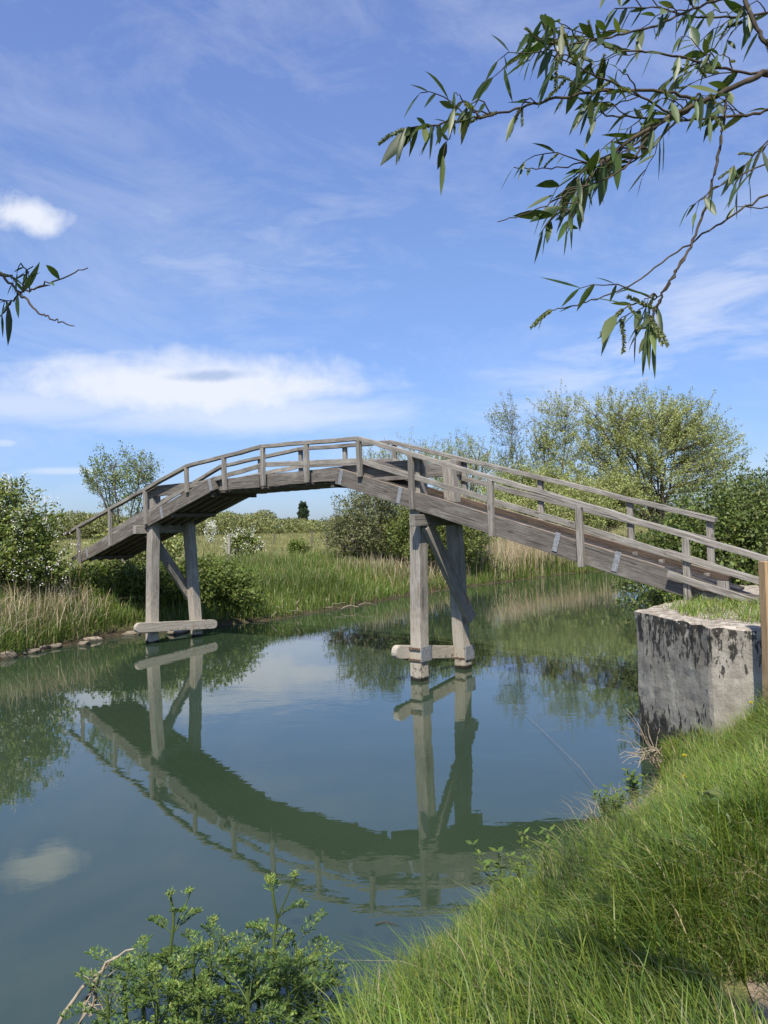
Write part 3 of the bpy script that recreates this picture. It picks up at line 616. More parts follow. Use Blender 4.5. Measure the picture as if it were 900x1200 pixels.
# ------------------------------------------------------------------ far bank grass, reeds, meadow
BANK = [(0.115, 0.185, 0.032), (0.145, 0.205, 0.042), (0.09, 0.150, 0.026), (0.17, 0.21, 0.06)]
def bramble(X, Y): return ((X+5.0)/1.7)**2+((Y-22.6)/1.4)**2 < 1
P3 = scatter(-13, 16, 10, 52, 420000, lambda X, Y: in_view(X, Y, 0.03) & ofar(X, Y) & (seg_dist(X, Y, FAR) < 9) & (rng.random(len(X)) < np.clip(1.25-0.10*seg_dist(X, Y, FAR), 0.25, 1)))
d3 = seg_dist(P3[:, 0], P3[:, 1], FAR); n = len(P3)
hh = rng.uniform(0.30, 0.75, n)*(0.65+0.6*pnoise(P3[:, 0], P3[:, 1], 1.1, 1.0)); col = pick(BANK, n, 0.16)*(0.75+0.5*pnoise(P3[:, 0], P3[:, 1], 0.8, 2))[:, None]
dryp = np.clip(0.03+0.05*d3/3, 0, 0.25)+0.25*np.exp(-((P3[:, 0]-0.4)**2+(P3[:, 1]-31.5)**2)/5); dryp[P3[:, 0] < -6.5] += 0.12
dry = rng.random(n) < dryp; col[dry] = pick(DRY, dry.sum(), 0.15)
edge = d3 < 0.5; hh[edge] *= 0.8
V, F, C = blades(P3, hh, rng.uniform(0.010, 0.022, n), np.clip(rng.gamma(2.5, 0.16, n), 0.05, 1.3), rng.uniform(0, 6.28, n), col)
tag(link('grass', np_mesh('grass', V, F, C, True), GRASS), 'rank green grass along the far bank below the bushes', 'grass', kind='stuff')
P4 = scatter(-70, 60, 24, 190, 260000, lambda X, Y: in_view(X, Y, 0.02) & ofar(X, Y) & (seg_dist(X, Y, FAR) > 4) & (rng.random(len(X)) < np.clip(30/Y, 0.1, 1)))
n = len(P4); col = pick([(0.22, 0.23, 0.08), (0.27, 0.255, 0.105), (0.17, 0.20, 0.06), (0.34, 0.295, 0.155)], n, 0.15)
sc_ = np.clip(P4[:, 1]/40, 0.7, 3)
V, F, C = blades(P4, rng.uniform(0.25, 0.6, n), 0.018*sc_*rng.uniform(0.7, 1.4, n), rng.uniform(0.1, 0.9, n), rng.uniform(0, 6.28, n), col, segs=3)
tag(link('meadow_grass', np_mesh('meadow_grass', V, F, C), STRAW), 'pale yellow green meadow grass stretching to the far hedge', 'grass', kind='stuff')
def reeds(pts, n, h, cols, label, lowgreen, wid, lean=0.25):
    pts = np.array(pts, float); i = rng.integers(0, len(pts), n); P = pts[i, :2]+rng.normal(0, 1, (n, 2))*pts[i, 2:3]
    k = ofar(P[:, 0], P[:, 1]); P = P[k]; n = len(P); P = np.column_stack([P, ground(P[:, 0], P[:, 1])])
    col = pick(cols, n, 0.14); hh_ = rng.uniform(h[0], h[1], n); gmask = rng.random(n) < lowgreen; col[gmask] = pick(BANK, gmask.sum(), 0.15); hh_[gmask] *= 0.62
    V, F, C = blades(P, hh_, rng.uniform(wid*0.6, wid*1.3, n), np.abs(rng.normal(0, lean, n)), rng.uniform(0, 6.28, n), col)
    tag(link('reeds', np_mesh('reeds', V, F, C, True), STRAW), label, 'reeds', kind='stuff')
reeds([(5.0+i*0.62, 35.2+i*0.66, 0.75) for i in range(12)], 11000, (1.3, 2.1), [(0.46, 0.38, 0.24), (0.40, 0.33, 0.20), (0.52, 0.44, 0.29)], 'pale straw coloured reed bed standing on the far bank behind the pier', 0.68, 0.028)
reeds([(-8.4, 17.0, 0.3), (-8.2, 18.3, 0.35), (-7.6, 19.3, 0.35), (-7.0, 20.2, 0.3)], 1500, (0.5, 0.95), BANK, 'fresh green sedge hanging over the stones of the left bank', 0.8, 0.014, 0.7)
reeds([(-9.3, 16.6, 0.35), (-9.0, 17.4, 0.4), (-8.8, 18.2, 0.45), (-8.4, 18.9, 0.4), (-8.0, 19.5, 0.35), (-9.8, 17.6, 0.5)], 3600, (0.65, 1.25), [(0.46, 0.39, 0.25), (0.38, 0.31, 0.19), (0.52, 0.45, 0.31)], 'dry bleached reeds and grass stalks on the left bank below the hawthorn', 0.66, 0.013, 0.8)
reeds([(0.5, 31.0, 0.8), (1.6, 32.2, 0.9), (-0.6, 31.5, 0.8), (2.4, 33.0, 0.8)], 800, (0.6, 1.1), [(0.46, 0.39, 0.25), (0.38, 0.31, 0.19), (0.50, 0.42, 0.28)], 'thin patch of dry straw stalks in front of the round bank bush', 0.25, 0.02, 0.35)

# ------------------------------------------------------------------ bushes and trees
def gz(x, y): return float(ground(np.array([x]), np.array([y]))[0])
HAW = [(0.130, 0.175, 0.036), (0.165, 0.205, 0.046), (0.20, 0.235, 0.058), (0.10, 0.14, 0.032)]
SAL = [(0.29, 0.325, 0.10), (0.33, 0.36, 0.13), (0.24, 0.285, 0.085), (0.36, 0.375, 0.17)]
BRM = [(0.125, 0.170, 0.034), (0.155, 0.195, 0.044), (0.095, 0.135, 0.026)]
DRK = [(0.095, 0.135, 0.030), (0.120, 0.162, 0.038), (0.155, 0.185, 0.050), (0.075, 0.105, 0.026)]
b = (-10.25, 20.0); woody('hawthorn_bush', 'large hawthorn bush covered in white blossom on the left bank', 'bush', (*b, gz(*b)+0.05),
    [(0, 0, 1.5, 1.7, 1.6, 1.35), (-0.5, 0, 2.4, 1.0, 1.0, 1.0), (1.1, -0.3, 1.05, 0.8, 0.9, 0.8), (-1.3, 0, 1.9, 1.2, 1.2, 1.3), (1.4, -0.2, 0.6, 0.6, 0.7, 0.5)], 720, 44, (0.085, 0.06), HAW, up=0.25, spread=0.14, sl_len=(0.25, 0.6), blossom=(300, 0.036, (0.80, 0.78, 0.70)), trunk_r=0.07)
b = (-9.7, 28.5); woody('field_tree', 'small open crowned young tree standing behind the left ramp', 'tree', (*b, gz(*b)),
    [(0.0, 0, 3.6, 1.25, 1.1, 0.95), (0.9, 0, 3.7, 0.6, 0.6, 0.6), (-0.8, 0, 3.5, 0.6, 0.6, 0.5), (0.2, 0, 2.3, 0.9, 0.8, 0.7)], 180, 34, (0.085, 0.045), [(0.15, 0.20, 0.055), (0.19, 0.23, 0.07), (0.21, 0.245, 0.075)], up=0.5, spread=0.12, sl_len=(0.25, 0.7), trunk_r=0.055, stems=3, twig=1.0)
b = (-8.1, 27.0); woody('field_shrub', 'low leafy shrub seen through the rails behind the left pier', 'bush', (*b, gz(*b)),
    [(0, 0, 0.8, 1.0, 0.8, 0.7), (-1.2, 0, 0.9, 0.9, 0.8, 0.8), (0.3, 0, 1.3, 0.6, 0.6, 0.8)], 220, 24, (0.12, 0.07), SAL, up=0.4, sl_len=(0.3, 0.6), trunk_r=0.04)
b = (-5.2, 22.6); woody('bramble_bush', 'dense bramble bush hanging over the water behind the left pier', 'bush', (*b, gz(*b)-0.1),
    [(0, 0, 0.75, 1.15, 0.9, 0.75), (-1.4, 0.2, 0.75, 1.0, 0.9, 0.75), (0.9, -0.2, 0.45, 0.6, 0.7, 0.45)], 480, 34, (0.085, 0.06), BRM, up=0.1, droop=0.4, spread=0.12, sl_len=(0.2, 0.5), trunk_r=0.03)
b = (-7.6, 21.6); woody('bramble_bush', 'dark bramble thicket in the shade under the left ramp', 'bush', (*b, gz(*b)-0.1),
    [(0, 0, 0.45, 1.2, 0.8, 0.5), (-0.9, -0.2, 0.35, 0.7, 0.7, 0.4), (1.0, 0, 0.4, 0.8, 0.7, 0.45)], 290, 34, (0.085, 0.06), BRM, up=0.1, droop=0.3, sl_len=(0.15, 0.35), trunk_r=0.03)
b = (0.0, 34.0); woody('bank_willow_bush', 'grey green willow bush with bare stems left of the near pier', 'bush', (*b, gz(*b)),
    [(-0.6, 0, 1.9, 1.7, 1.6, 1.5), (-1.6, 0, 1.4, 1.1, 1.2, 1.1), (-0.2, 0, 2.9, 1.0, 1.0, 0.8)], 420, 34, (0.12, 0.05), [(0.16, 0.175, 0.075), (0.20, 0.205, 0.10), (0.13, 0.15, 0.06)], up=0.4, sl_len=(0.4, 0.9), trunk_r=0.06, twig=0.8)
b = (1.5, 33.2); woody('bank_willow_bush', 'bright green rounded willow bush right behind the near pier', 'bush', (*b, gz(*b)),
    [(0, 0, 1.5, 1.5, 1.4, 1.25), (1.6, 0.6, 1.6, 1.5, 1.4, 1.4), (0.2, 0, 2.4, 1.0, 1.0, 0.7)], 560, 40, (0.12, 0.055), [(0.155, 0.19, 0.045), (0.19, 0.22, 0.06), (0.12, 0.155, 0.038)], up=0.25, sl_len=(0.3, 0.7), trunk_r=0.06)
b = (5.0, 39.5); woody('bank_willow_bush', 'shaded willow bush behind the reed bed', 'bush', (*b, gz(*b)),
    [(0, 0, 1.9, 2.2, 1.5, 1.6), (2.8, 0.8, 1.8, 2.0, 1.5, 1.5), (5.2, 2.0, 2.0, 2.0, 1.5, 1.6)], 560, 34, (0.14, 0.06), SAL, up=0.4, sl_len=(0.4, 1.0), trunk_r=0.06)
# tall willows and poplars beyond the river bend
def tall(px, d, pytop, wpx, label, nspray, per, cols, stems=4, low=0.25, group='tall trees beyond the river bend', name='willow_tree', r=0.12, leaf=(0.16, 0.06), shape=None):
    c = at(px, 615, d); x, y = c.x, c.y; z0 = gz(x, y); top = at(px, pytop, d).z-z0; rw = wpx/FPX*d/2; lo = top*low
    if shape == 'wide':
        env = [(0, 0, top*0.48, rw*0.80, rw*0.7, top*0.34), (-rw*0.55, 0, top*0.66, rw*0.35, rw*0.4, top*0.22), (rw*0.0, 0, top*0.70, rw*0.5, rw*0.4, top*0.20),
               (rw*0.42, 0, top*0.64, rw*0.34, rw*0.3, top*0.20), (rw*0.72, 0, top*0.38, rw*0.3, rw*0.3, top*0.24), (-rw*0.7, 0, top*0.36, rw*0.3, rw*0.3, top*0.26)]
    elif shape == 'slim':
        env = [(0, 0, top*0.74, rw*0.75, rw*0.75, top*0.17), (0.2*rw, 0, top*0.45, rw, rw, top*0.2)]
    else:
        env = [(0, 0, top*0.55, rw, rw*0.8, top*0.36), (rw*0.4, 0, top*0.7, rw*0.5, rw*0.5, top*0.18), (-rw*0.5, 0, top*0.6, rw*0.5, rw*0.5, top*0.2)]
    return woody(name, label, 'tree', (x, y, z0), env, int(nspray*1.3), int(per*1.6), leaf, cols, group, up=0.75, spread=0.17, stems=stems, trunk_r=r, sl_len=(0.6, 1.5), shell=0.15, twig=0.85)
tall(772, 54, 436, 216, 'broad pale green willow with many upright stems above the right ramp', 760, 40, SAL, 6, shape='wide', r=0.13)
tall(655, 58, 442, 66, 'slim sparse willow just left of the broad willow', 230, 26, SAL, 3, r=0.10)
tall(597, 60, 456, 48, 'narrow young poplar with a small tufted crown over the ramp', 130, 26, [(0.20, 0.235, 0.10), (0.24, 0.27, 0.12)], 2, shape='slim', name='poplar_tree', r=0.08)
tall(545, 66, 500, 78, 'bushy willow topping the handrail right of the near pier', 210, 26, SAL, 4)
tall(492, 68, 503, 74, 'bushy willow showing above the handrail at the near pier', 190, 26, SAL, 4)
tall(448, 70, 508, 60, 'pale feathery willow top above the summit of the handrail', 130, 24, SAL, 3)
tall(625, 50, 548, 90, 'low spreading willow filling the gap under the slim trees', 360, 34, SAL, 5)
tall(700, 46, 560, 110, 'rounded mid green willow behind the right ramp rails', 420, 36, SAL, 5)
# dark thorn hedge on the right bank
b = (6.9, 15.6); woody('thorn_bush', 'dark green thorn bush at the right edge behind the ramp end', 'bush', (*b, gz(*b)-0.1),
    [(0, 0, 1.5, 1.4, 1.3, 1.35), (0.9, -0.6, 1.8, 1.2, 1.2, 1.3), (-1.0, 0.4, 1.1, 0.9, 1.0, 1.0)], 760, 44, (0.075, 0.055), DRK, up=0.35, spread=0.13, sl_len=(0.25, 0.65), trunk_r=0.05)
b = (9.2, 20.6); woody('thorn_bush', 'mid green thorn bush between the dark bush and the willows', 'bush', (*b, gz(*b)-0.1),
    [(0, 0, 1.6, 1.7, 1.4, 1.4), (1.2, 0.8, 1.9, 1.6, 1.4, 1.6), (-1.1, 0.6, 1.2, 1.0, 1.0, 1.0)], 620, 42, (0.085, 0.05), [(0.12, 0.16, 0.04), (0.15, 0.19, 0.055), (0.095, 0.135, 0.035)], up=0.35, spread=0.14, sl_len=(0.3, 0.7), trunk_r=0.05)
b = (11.5, 31.0); woody('thorn_bush', 'leafy bush on the far end of the right bank', 'bush', (*b, gz(*b)-0.1),
    [(0, 0, 1.6, 2.2, 1.6, 1.5), (2.5, 0.8, 1.8, 2.0, 1.6, 1.7)], 420, 34, (0.13, 0.07), [(0.105, 0.14, 0.04), (0.13, 0.16, 0.05)], up=0.35, sl_len=(0.3, 0.9), trunk_r=0.06)
b = (6.3, 11.9); woody('thorn_bush', 'low dark scrub directly behind the ramp rails by the abutment', 'bush', (*b, gz(*b)-0.1),
    [(0, 0, 0.6, 0.9, 0.8, 0.6), (0.9, -0.8, 0.7, 0.9, 0.9, 0.7), (1.6, -1.6, 0.8, 0.9, 0.9, 0.8)], 300, 34, (0.07, 0.05), DRK, up=0.25, spread=0.11, sl_len=(0.15, 0.4), trunk_r=0.03)
# meadow bushes
def meadow(px, d, wpx, pytop, label, cols, nsp, blossom=None, name='meadow_bush'):
    c = at(px, 620, d); z0 = gz(c.x, c.y); h = at(px, pytop, d).z-z0; rw = wpx/FPX*d/2
    return woody(name, label, 'bush', (c.x, c.y, z0), [(0, 0, h*0.5, rw*0.85, rw*0.7, h*0.38), (-rw*0.3, 0, h*0.4, rw*0.5, rw*0.5, h*0.35)], nsp, 30, (0.14, 0.07), cols, up=0.2, sl_len=(0.1, 0.35), trunk_r=0.04, blossom=blossom)
meadow(287, 38, 44, 622, 'dark rounded elder bush with creamy flowers in the meadow', HAW, 120, (90, 0.06, (0.72, 0.70, 0.58)), 'elder_bush')
meadow(247, 90, 8, 611, 'tiny pale blossoming bush in front of the far hedge', SAL, 30, (60, 0.12, (0.7, 0.7, 0.62)))
meadow(350, 42, 22, 634, 'small weedy bush among the dry stalks of the meadow', BRM, 50)
# far hedgerow of many merged bushes: one mass
hc = []
for k in range(110):
    px = -180+k*11+random.uniform(-8, 8); d = random.uniform(165, 215)+ (40 if px > 420 else 0); c = at(px, 615, d); hgt = random.uniform(4.2, 6.6)*(0.62 if px > 325 else 1.0)
    hc.append((c.x, c.y, gz(c.x, c.y)+hgt*0.45, random.uniform(3, 6), random.uniform(2.5, 5), hgt*0.52))
Q = in_env(hc, 130000, 0.55); n = len(Q)
V, F, C = diamonds(Q, rng.normal(size=(n, 3))+np.array([0, 0, 0.5]), rng.uniform(0.4, 0.8, n), rng.uniform(0.22, 0.4, n), None, pick([(0.235, 0.25, 0.095), (0.265, 0.275, 0.11), (0.20, 0.22, 0.085), (0.165, 0.185, 0.075)], n, 0.14))
tag(link('hedgerow', np_mesh('hedgerow', V, F, C), LEAF), 'long far hedgerow of scrub closing the meadow on the horizon', 'hedgerow', kind='stuff')
c = at(355.5, 612, 330); z0 = gz(c.x, c.y)
woody('poplar_tree', 'solitary dark columnar poplar far away above the hedge', 'tree', (c.x, c.y, z0), [(0, 0, 4.5, 2.0, 2.0, 3.5), (0, 0, 7.6, 2.2, 2.2, 3.0), (0, 0, 10.2, 1.7, 1.7, 2.4)], 420, 34, (0.6, 0.36), [(0.045, 0.075, 0.035), (0.06, 0.09, 0.04)], up=0.9, spread=0.2, stems=1, sl_len=(0.3, 0.9), trunk_r=0.2)
for k, (px, py0, py1, d, lab) in enumerate(((268, 651, 625.5, 36, 'grey leaning fence post beside the flowering elder bush'), (365, 634, 621.5, 62, 'grey fence post in the dry meadow stalks'), (383, 636, 624, 56, 'dark fence post at the left foot of the willow bush'), (321, 630, 624.5, 80, 'small distant fence post at the back of the meadow'))):
    a = at(px, py0, d); z0 = gz(a.x, a.y); b2 = at(px+0.6, py1, d)
    f = member('fence_post', (a.x, a.y, z0-0.2), (b2.x, b2.y, b2.z), 0.13, 0.11, W_RAIL if k == 0 else W_DECK, None, up=(1, 0, 0)); tag(f, lab, 'fence post', 'fence posts in the meadow')

# ------------------------------------------------------------------ stones, driftwood
def rock(loc, sx, sy, sz, seed, label):
    bm = bmesh.new(); bmesh.ops.create_icosphere(bm, subdivisions=3, radius=1)
    for v in bm.verts:
        d = noise.noise(v.co*1.1+Vector((seed*3.1, 0, 0)))*0.5+noise.noise(v.co*3+Vector((0, seed, 0)))*0.15
        v.co *= 1+d; v.co.z = max(min(v.co.z, 0.62), -0.7); v.co.x = max(min(v.co.x, 0.85), -0.85); v.co = Vector((v.co.x*sx, v.co.y*sy, v.co.z*sz))
    me = bpy.data.meshes.new('rock'); bm.to_mesh(me); bm.free()
    o = link('rock', me, STONE); o.location = loc; o.rotation_euler = (random.uniform(-.15, .15), random.uniform(-.15, .15), random.uniform(0, 6.28)); tag(o, label, 'rock', 'rocks along the left waterline')
RK = [(3, 772, 0.3, 'brown stone at the left picture edge by the water'), (20, 768, 0.26, 'second small stone from the left picture edge'), (34, 766, 0.22, 'flat stone below the left reeds'), (45, 762, 0.26, 'pale stone below the middle of the left reeds'),
      (62, 760, 0.2, 'small dark stone just left of the pale waterline slab'), (76, 752, 0.24, 'rounded stone under drooping grass on the left bank'), (105, 752, 0.3, 'low stone right of the drooping grass'), (120, 744, 0.42, 'large pale slab at the waterline left of the pier'), (140, 741, 0.34, 'tan stone next to the waling end of the left pier'),
      (152, 745, 0.26, 'dark wet stone touching the water near the left pier'), (206, 743, 0.3, 'flat stone in the water between the left pier posts'), (96, 757, 0.22, 'half sunken stone in front of the slabs')]
for k, (px, py, s, lab) in enumerate(RK):
    v = (at(px, py, 1)-Vector((0, 0, EYE))); t = -EYE/v.z; P_ = Vector((0, 0, EYE))+v*t
    rock((P_.x, P_.y+0.1, 0.02), s*random.uniform(0.7, 1.15), s*random.uniform(0.6, 0.9), s*random.uniform(0.35, 0.75), k+1.3, lab)
def sticks(name, label, cat, lines, mat, group=None):
    c = sum((Vector(l[0][0]) for l in lines), Vector())/len(lines); root = empty(name, c); tag(root, label, cat, group)
    for pts, r0_, r1_ in lines:
        V, F, _ = tube(np.array(pts)-np.array(c), np.linspace(r0_, r1_, len(pts)), 6); link('branch', np_mesh('branch', V, F, smooth=True), mat, root)
    return root
def onw(px, py, z=0.0):
    v = (at(px, py, 1)-Vector((0, 0, EYE))); return Vector((0, 0, EYE))+v*((z-EYE)/v.z)
DEADW = bark_mat('dead_wood', (0.22, 0.185, 0.13), (0.38, 0.32, 0.235))
ls = []
for a, b2, za, zb in (((330, 716), (398, 712), .12, .45), ((345, 722), (352, 700), .05, .55), ((372, 716), (405, 706), .05, .5), ((400, 716), (440, 709), .06, .15), ((390, 712), (352, 698), .2, .8), ((300, 724), (352, 716), .1, .25), ((318, 728), (332, 708), .05, .5)):
    p0 = onw(*a); p1 = onw(*b2); p0.z = za; d = p0.y; q_ = at(b2[0], b2[1], d); ls.append((curve_pts(tuple(p0), tuple(q_), 8, 0.08, 0.05), 0.016, 0.005))
sticks('driftwood', 'tangle of dead branches lodged against the far bank grass', 'driftwood', ls, DEADW)
ls = []
for _ in range(26):
    a = at(770+random.uniform(-6, 6), 886+random.uniform(-8, 14), 7.6); b2 = at(random.uniform(722, 775), random.uniform(828, 905), 7.5+random.uniform(-.2, .2)); ls.append((curve_pts(tuple(a), tuple(b2), 7, 0.05, 0.012), 0.0055, 0.002))
sticks('dead_stalks', 'clump of bleached dead stalks leaning over the water by the abutment', 'plant', ls, DEADW)
ls = []
for a, b2, d in (((66, 1206), (157, 1112), 3.75), ((90, 1206), (140, 1120), 3.8), ((105, 1190), (128, 1128), 3.8)):
    ls.append((curve_pts(tuple(at(*a, d)), tuple(at(*b2, d)), 10, 0.07, 0.006), 0.011, 0.004))
for k in range(14):
    ls.append((curve_pts(tuple(at(random.uniform(90, 130), random.uniform(1150, 1200), 3.78)), tuple(at(random.uniform(90, 150), random.uniform(1120, 1190), 3.8)), 6, 0.03, 0.006), 0.004, 0.0015))
sticks('dead_stalks', 'arched broken straw stalk in the lower left corner', 'plant', ls, DEADW)
fl = [np.array(onw(602, 826)), np.array(onw(640, 862)), np.array(onw(680, 905)), np.array(at(712, 942, 7.0))]; fl[0][2] = 0.01; fl[1][2] = 0.02; fl[2][2] = 0.05
V, F, _ = tube(np.array(fl), [0.0016]*4, 4); tag(link('fishing_line', np_mesh('fishing_line', V, F), DEADW), 'thin pale line trailing across the water to the grassy edge', 'line')
ls = []
for k, (px, py, lab) in enumerate(((440, 1083, 'short dark twig floating under the bridge reflection'), (497, 799, 'small twig caught at the foot of the near pier'), (590, 803, 'thin twig drifting right of the near pier'))):
    a = onw(px, py, 0.006); V, F, _ = tube(np.array([tuple(a), (a.x+0.06, a.y+0.03, 0.008), (a.x+0.15, a.y-0.02, 0.006)]), [0.005, 0.004, 0.002], 5)
    tag(link('floating_twig', np_mesh('floating_twig', V, F), TWIG), lab, 'twig', 'twigs on the water')

# ------------------------------------------------------------------ waterside herbs
HERB = [(0.092, 0.158, 0.034), (0.115, 0.185, 0.040), (0.075, 0.130, 0.034), (0.19, 0.25, 0.05)]
def herb_plant(base, top, nleaf, label, name='water_dropwort', seed=0, umbels=2, leafs=1.0):
    base, top = np.array(base), np.array(top); root = empty(name, tuple(base)); tag(root, label, 'plant', 'umbellifers on the near bank')
    H = top-base; L = np.linalg.norm(H); st = curve_pts((0, 0, 0), H, 9, 0, 0.008)
    tubes = [tube(st, np.linspace(0.013, 0.006, 9), 6)]; LP, LD, LL, LN = [], [], [], []; heads = [H]
    for i in range(nleaf):
        t = 0.10+0.88*((i+0.5)/nleaf)**0.75; o = st[int(t*8)]; a = i*2.4+seed; up_ = 1.1 if t > 0.6 else 0.75
        dr = np.array([math.cos(a), math.sin(a), up_]); ln = (0.27-0.15*t)*rng.uniform(0.6, 1.35)*leafs
        rach = np.array([o+dr*ln*s+np.array([0, 0, -0.55*ln*s*s]) for s in np.linspace(0, 1, 8)]); tubes.append(tube(rach, np.linspace(0.004, 0.0012, 8), 4))
        sd = unit(np.cross(dr, [0, 0, 1.0]))
        if i % 4 == 1 and t > 0.45 and len(heads) < umbels: e = o+dr*ln*0.7+np.array([0, 0, ln*0.55]); heads.append(e); tubes.append(tube(curve_pts(o, e, 5), np.linspace(0.005, 0.003, 5), 5))
        for k in range(2, 8):
            for s in (-1, 1):
                pl_ = ln*0.42*(1-0.10*k)*rng.uniform(0.8, 1.2); pd = unit(dr*0.6+sd*s+np.array([0, 0, 0.1])); o2 = rach[k]
                for m_ in range(4):
                    f_ = (m_+0.7)/4
                    for s2 in (-1, 0, 1):
                        d2 = unit(pd*(0.8 if s2 else 1.2)+np.cross(pd, [0, 0, 1])*s2*0.9+rng.normal(0, 0.22, 3)); LP.append(o2+pd*pl_*f_); LD.append(d2); LL.append(rng.uniform(0.012, 0.023)*leafs); LN.append(np.array([0, 0, 1.0])+rng.normal(0, 0.6, 3))
    V, F, _ = pack(tubes); c0 = np.tile(np.array([[0.115, 0.165, 0.045]]), (len(V), 1)); link('stem', np_mesh('stem', V, F, c0, True), LEAF, root)
    n = len(LP); V, F, C = diamonds(np.array(LP), np.array(LD), np.array(LL), np.array(LL)*0.40, np.array(LN), pick(HERB, n, 0.15)); link('foliage', np_mesh('foliage', V, F, C), LEAF, root)
    for hd in heads[:umbels]:
        up_, UP = [], []
        rays = []
        for k in range(16):
            a = rng.uniform(0, 6.28); r = rng.uniform(0.2, 1)*0.026; e = hd+np.array([math.cos(a)*r, math.sin(a)*r, 0.026-8*r*r]); rays.append(tube(curve_pts(hd, e, 3), [0.0014]*3, 3)); UP.append(e+rng.normal(0, 0.006, (9, 3)))
        V1, F1, _ = pack(rays); UP = np.concatenate(UP); V2, F2, C2 = diamonds(UP, rng.normal(size=(len(UP), 3)), 0.008, 0.007, None, pick([(0.30, 0.38, 0.10), (0.22, 0.30, 0.07)], len(UP), 0.1))
        V, F, C = pack([(V1, F1, np.tile(np.array([[0.15, 0.2, 0.06]]), (len(V1), 1))), (V2, F2, C2)]); link('umbel', np_mesh('umbel', V, F, C), PETAL, root)
    return root
HB = [(318, 1033, 3.9, 9, 2, 'tallest umbellifer with a yellow green head right of the herb clump'), (200, 1052, 3.85, 10, 2, 'tall umbellifer with budding heads left in the herb clump'), (243, 1112, 3.7, 12, 2, 'umbellifer with a pale flower head between the two tall ones'),
      (150, 1128, 3.8, 10, 1, 'low leafy umbellifer beside the broken straw stalk'), (288, 1118, 3.6, 11, 1, 'bushy dark umbellifer left of the tallest one'), (352, 1122, 3.9, 10, 1, 'leafy umbellifer at the right end of the herb clump'),
      (180, 1140, 3.55, 12, 1, 'shaded umbellifer at the bottom of the herb clump'), (335, 1140, 3.55, 13, 1, 'low umbellifer next to the foreground grass'), (232, 1150, 3.5, 13, 0, 'leafy flowerless umbellifer at the bottom edge'), (290, 1160, 3.45, 13, 0, 'broad flowerless umbellifer at the bottom edge beside the grass'), (125, 1165, 3.6, 10, 0, 'small umbellifer at the outer water edge of the clump'), (378, 1168, 3.7, 9, 0, 'small umbellifer leaning into the long grass'),
      (265, 1105, 3.95, 9, 1, 'feathery umbellifer close behind the pale flower head'), (228, 1118, 3.95, 9, 1, 'feathery umbellifer between the tall budding one and the pale flower head'), (345, 1102, 4.0, 10, 0, 'broad leafed umbellifer just right of the tallest stem'), (170, 1125, 4.0, 9, 1, 'leafy umbellifer left of the tall budding one'), (300, 1120, 3.8, 14, 0, 'dense leafy umbellifer under the tallest stem'), (368, 1140, 3.9, 9, 0, 'outer umbellifer spreading over the water right of the clump'), (205, 1125, 3.7, 13, 0, 'dense leafy umbellifer at the foot of the tall budding one')]
for k, (px, py, d, nl, um, lab) in enumerate(HB):
    t = at(px, py, d); z0 = max(gz(t.x, t.y), 0.02); nl = int(nl*0.85); herb_plant((t.x+random.uniform(-.03, .03), t.y+random.uniform(-.05, .05), z0), tuple(t), nl, lab, seed=k*1.1, umbels=um, leafs=1.15)
def leafy(px, py, d, label, n=7):
    t = at(px, py, d); z0 = max(gz(t.x, t.y), 0.03); root = empty('waterside_herb', (t.x, t.y, z0)); tag(root, label, 'plant', 'leafy herbs at the grass edge')
    tb, LP, LD, LN = [], [], [], []
    for i in range(n):
        e = np.array([rng.normal(0, 0.09), rng.normal(0, 0.09), (t.z-z0)*rng.uniform(0.7, 1.0)]); st = curve_pts((0, 0, 0), e, 8, 0, 0.006); tb.append(tube(st, np.linspace(0.005, 0.002, 8), 4))
        for k in range(2, 8):
            for s in range(3):
                a = k*1.3+s*2.1; LP.append(st[k]); LD.append((math.cos(a), math.sin(a), 0.35)); LN.append((rng.normal(0, .3), rng.normal(0, .3), 1))
    V, F, _ = pack(tb); link('stem', np_mesh('stem', V, F, np.tile([[0.11, 0.16, 0.04]], (len(V), 1)), True), LEAF, root)
    m_ = len(LP); V, F, C = diamonds(np.array(LP), np.array(LD), rng.uniform(0.045, 0.085, m_), rng.uniform(0.02, 0.034, m_), np.array(LN), pick([(0.10, 0.155, 0.03), (0.13, 0.18, 0.04)], m_, 0.12)); link('foliage', np_mesh('foliage', V, F, C), LEAF, root)
leafy(590, 996, 5.0, 'bright leafy herb at the water edge left of the grass slope', 9); leafy(715, 925, 6.5, 'bushy leafy herb on the grass edge below the dead stalks', 12); leafy(742, 900, 6.9, 'leafy herb close under the dead stalks', 8); leafy(640, 975, 5.5, 'small leafy herb between the two bigger herbs on the grass edge', 6)
def stand(px, py, hgt):
    for d in np.arange(12, 2, -0.05):
        t = at(px, py, float(d))
        if t.z-gz(t.x, t.y) >= hgt: return t
    return t
YEL = [(0.80, 0.66, 0.04)]
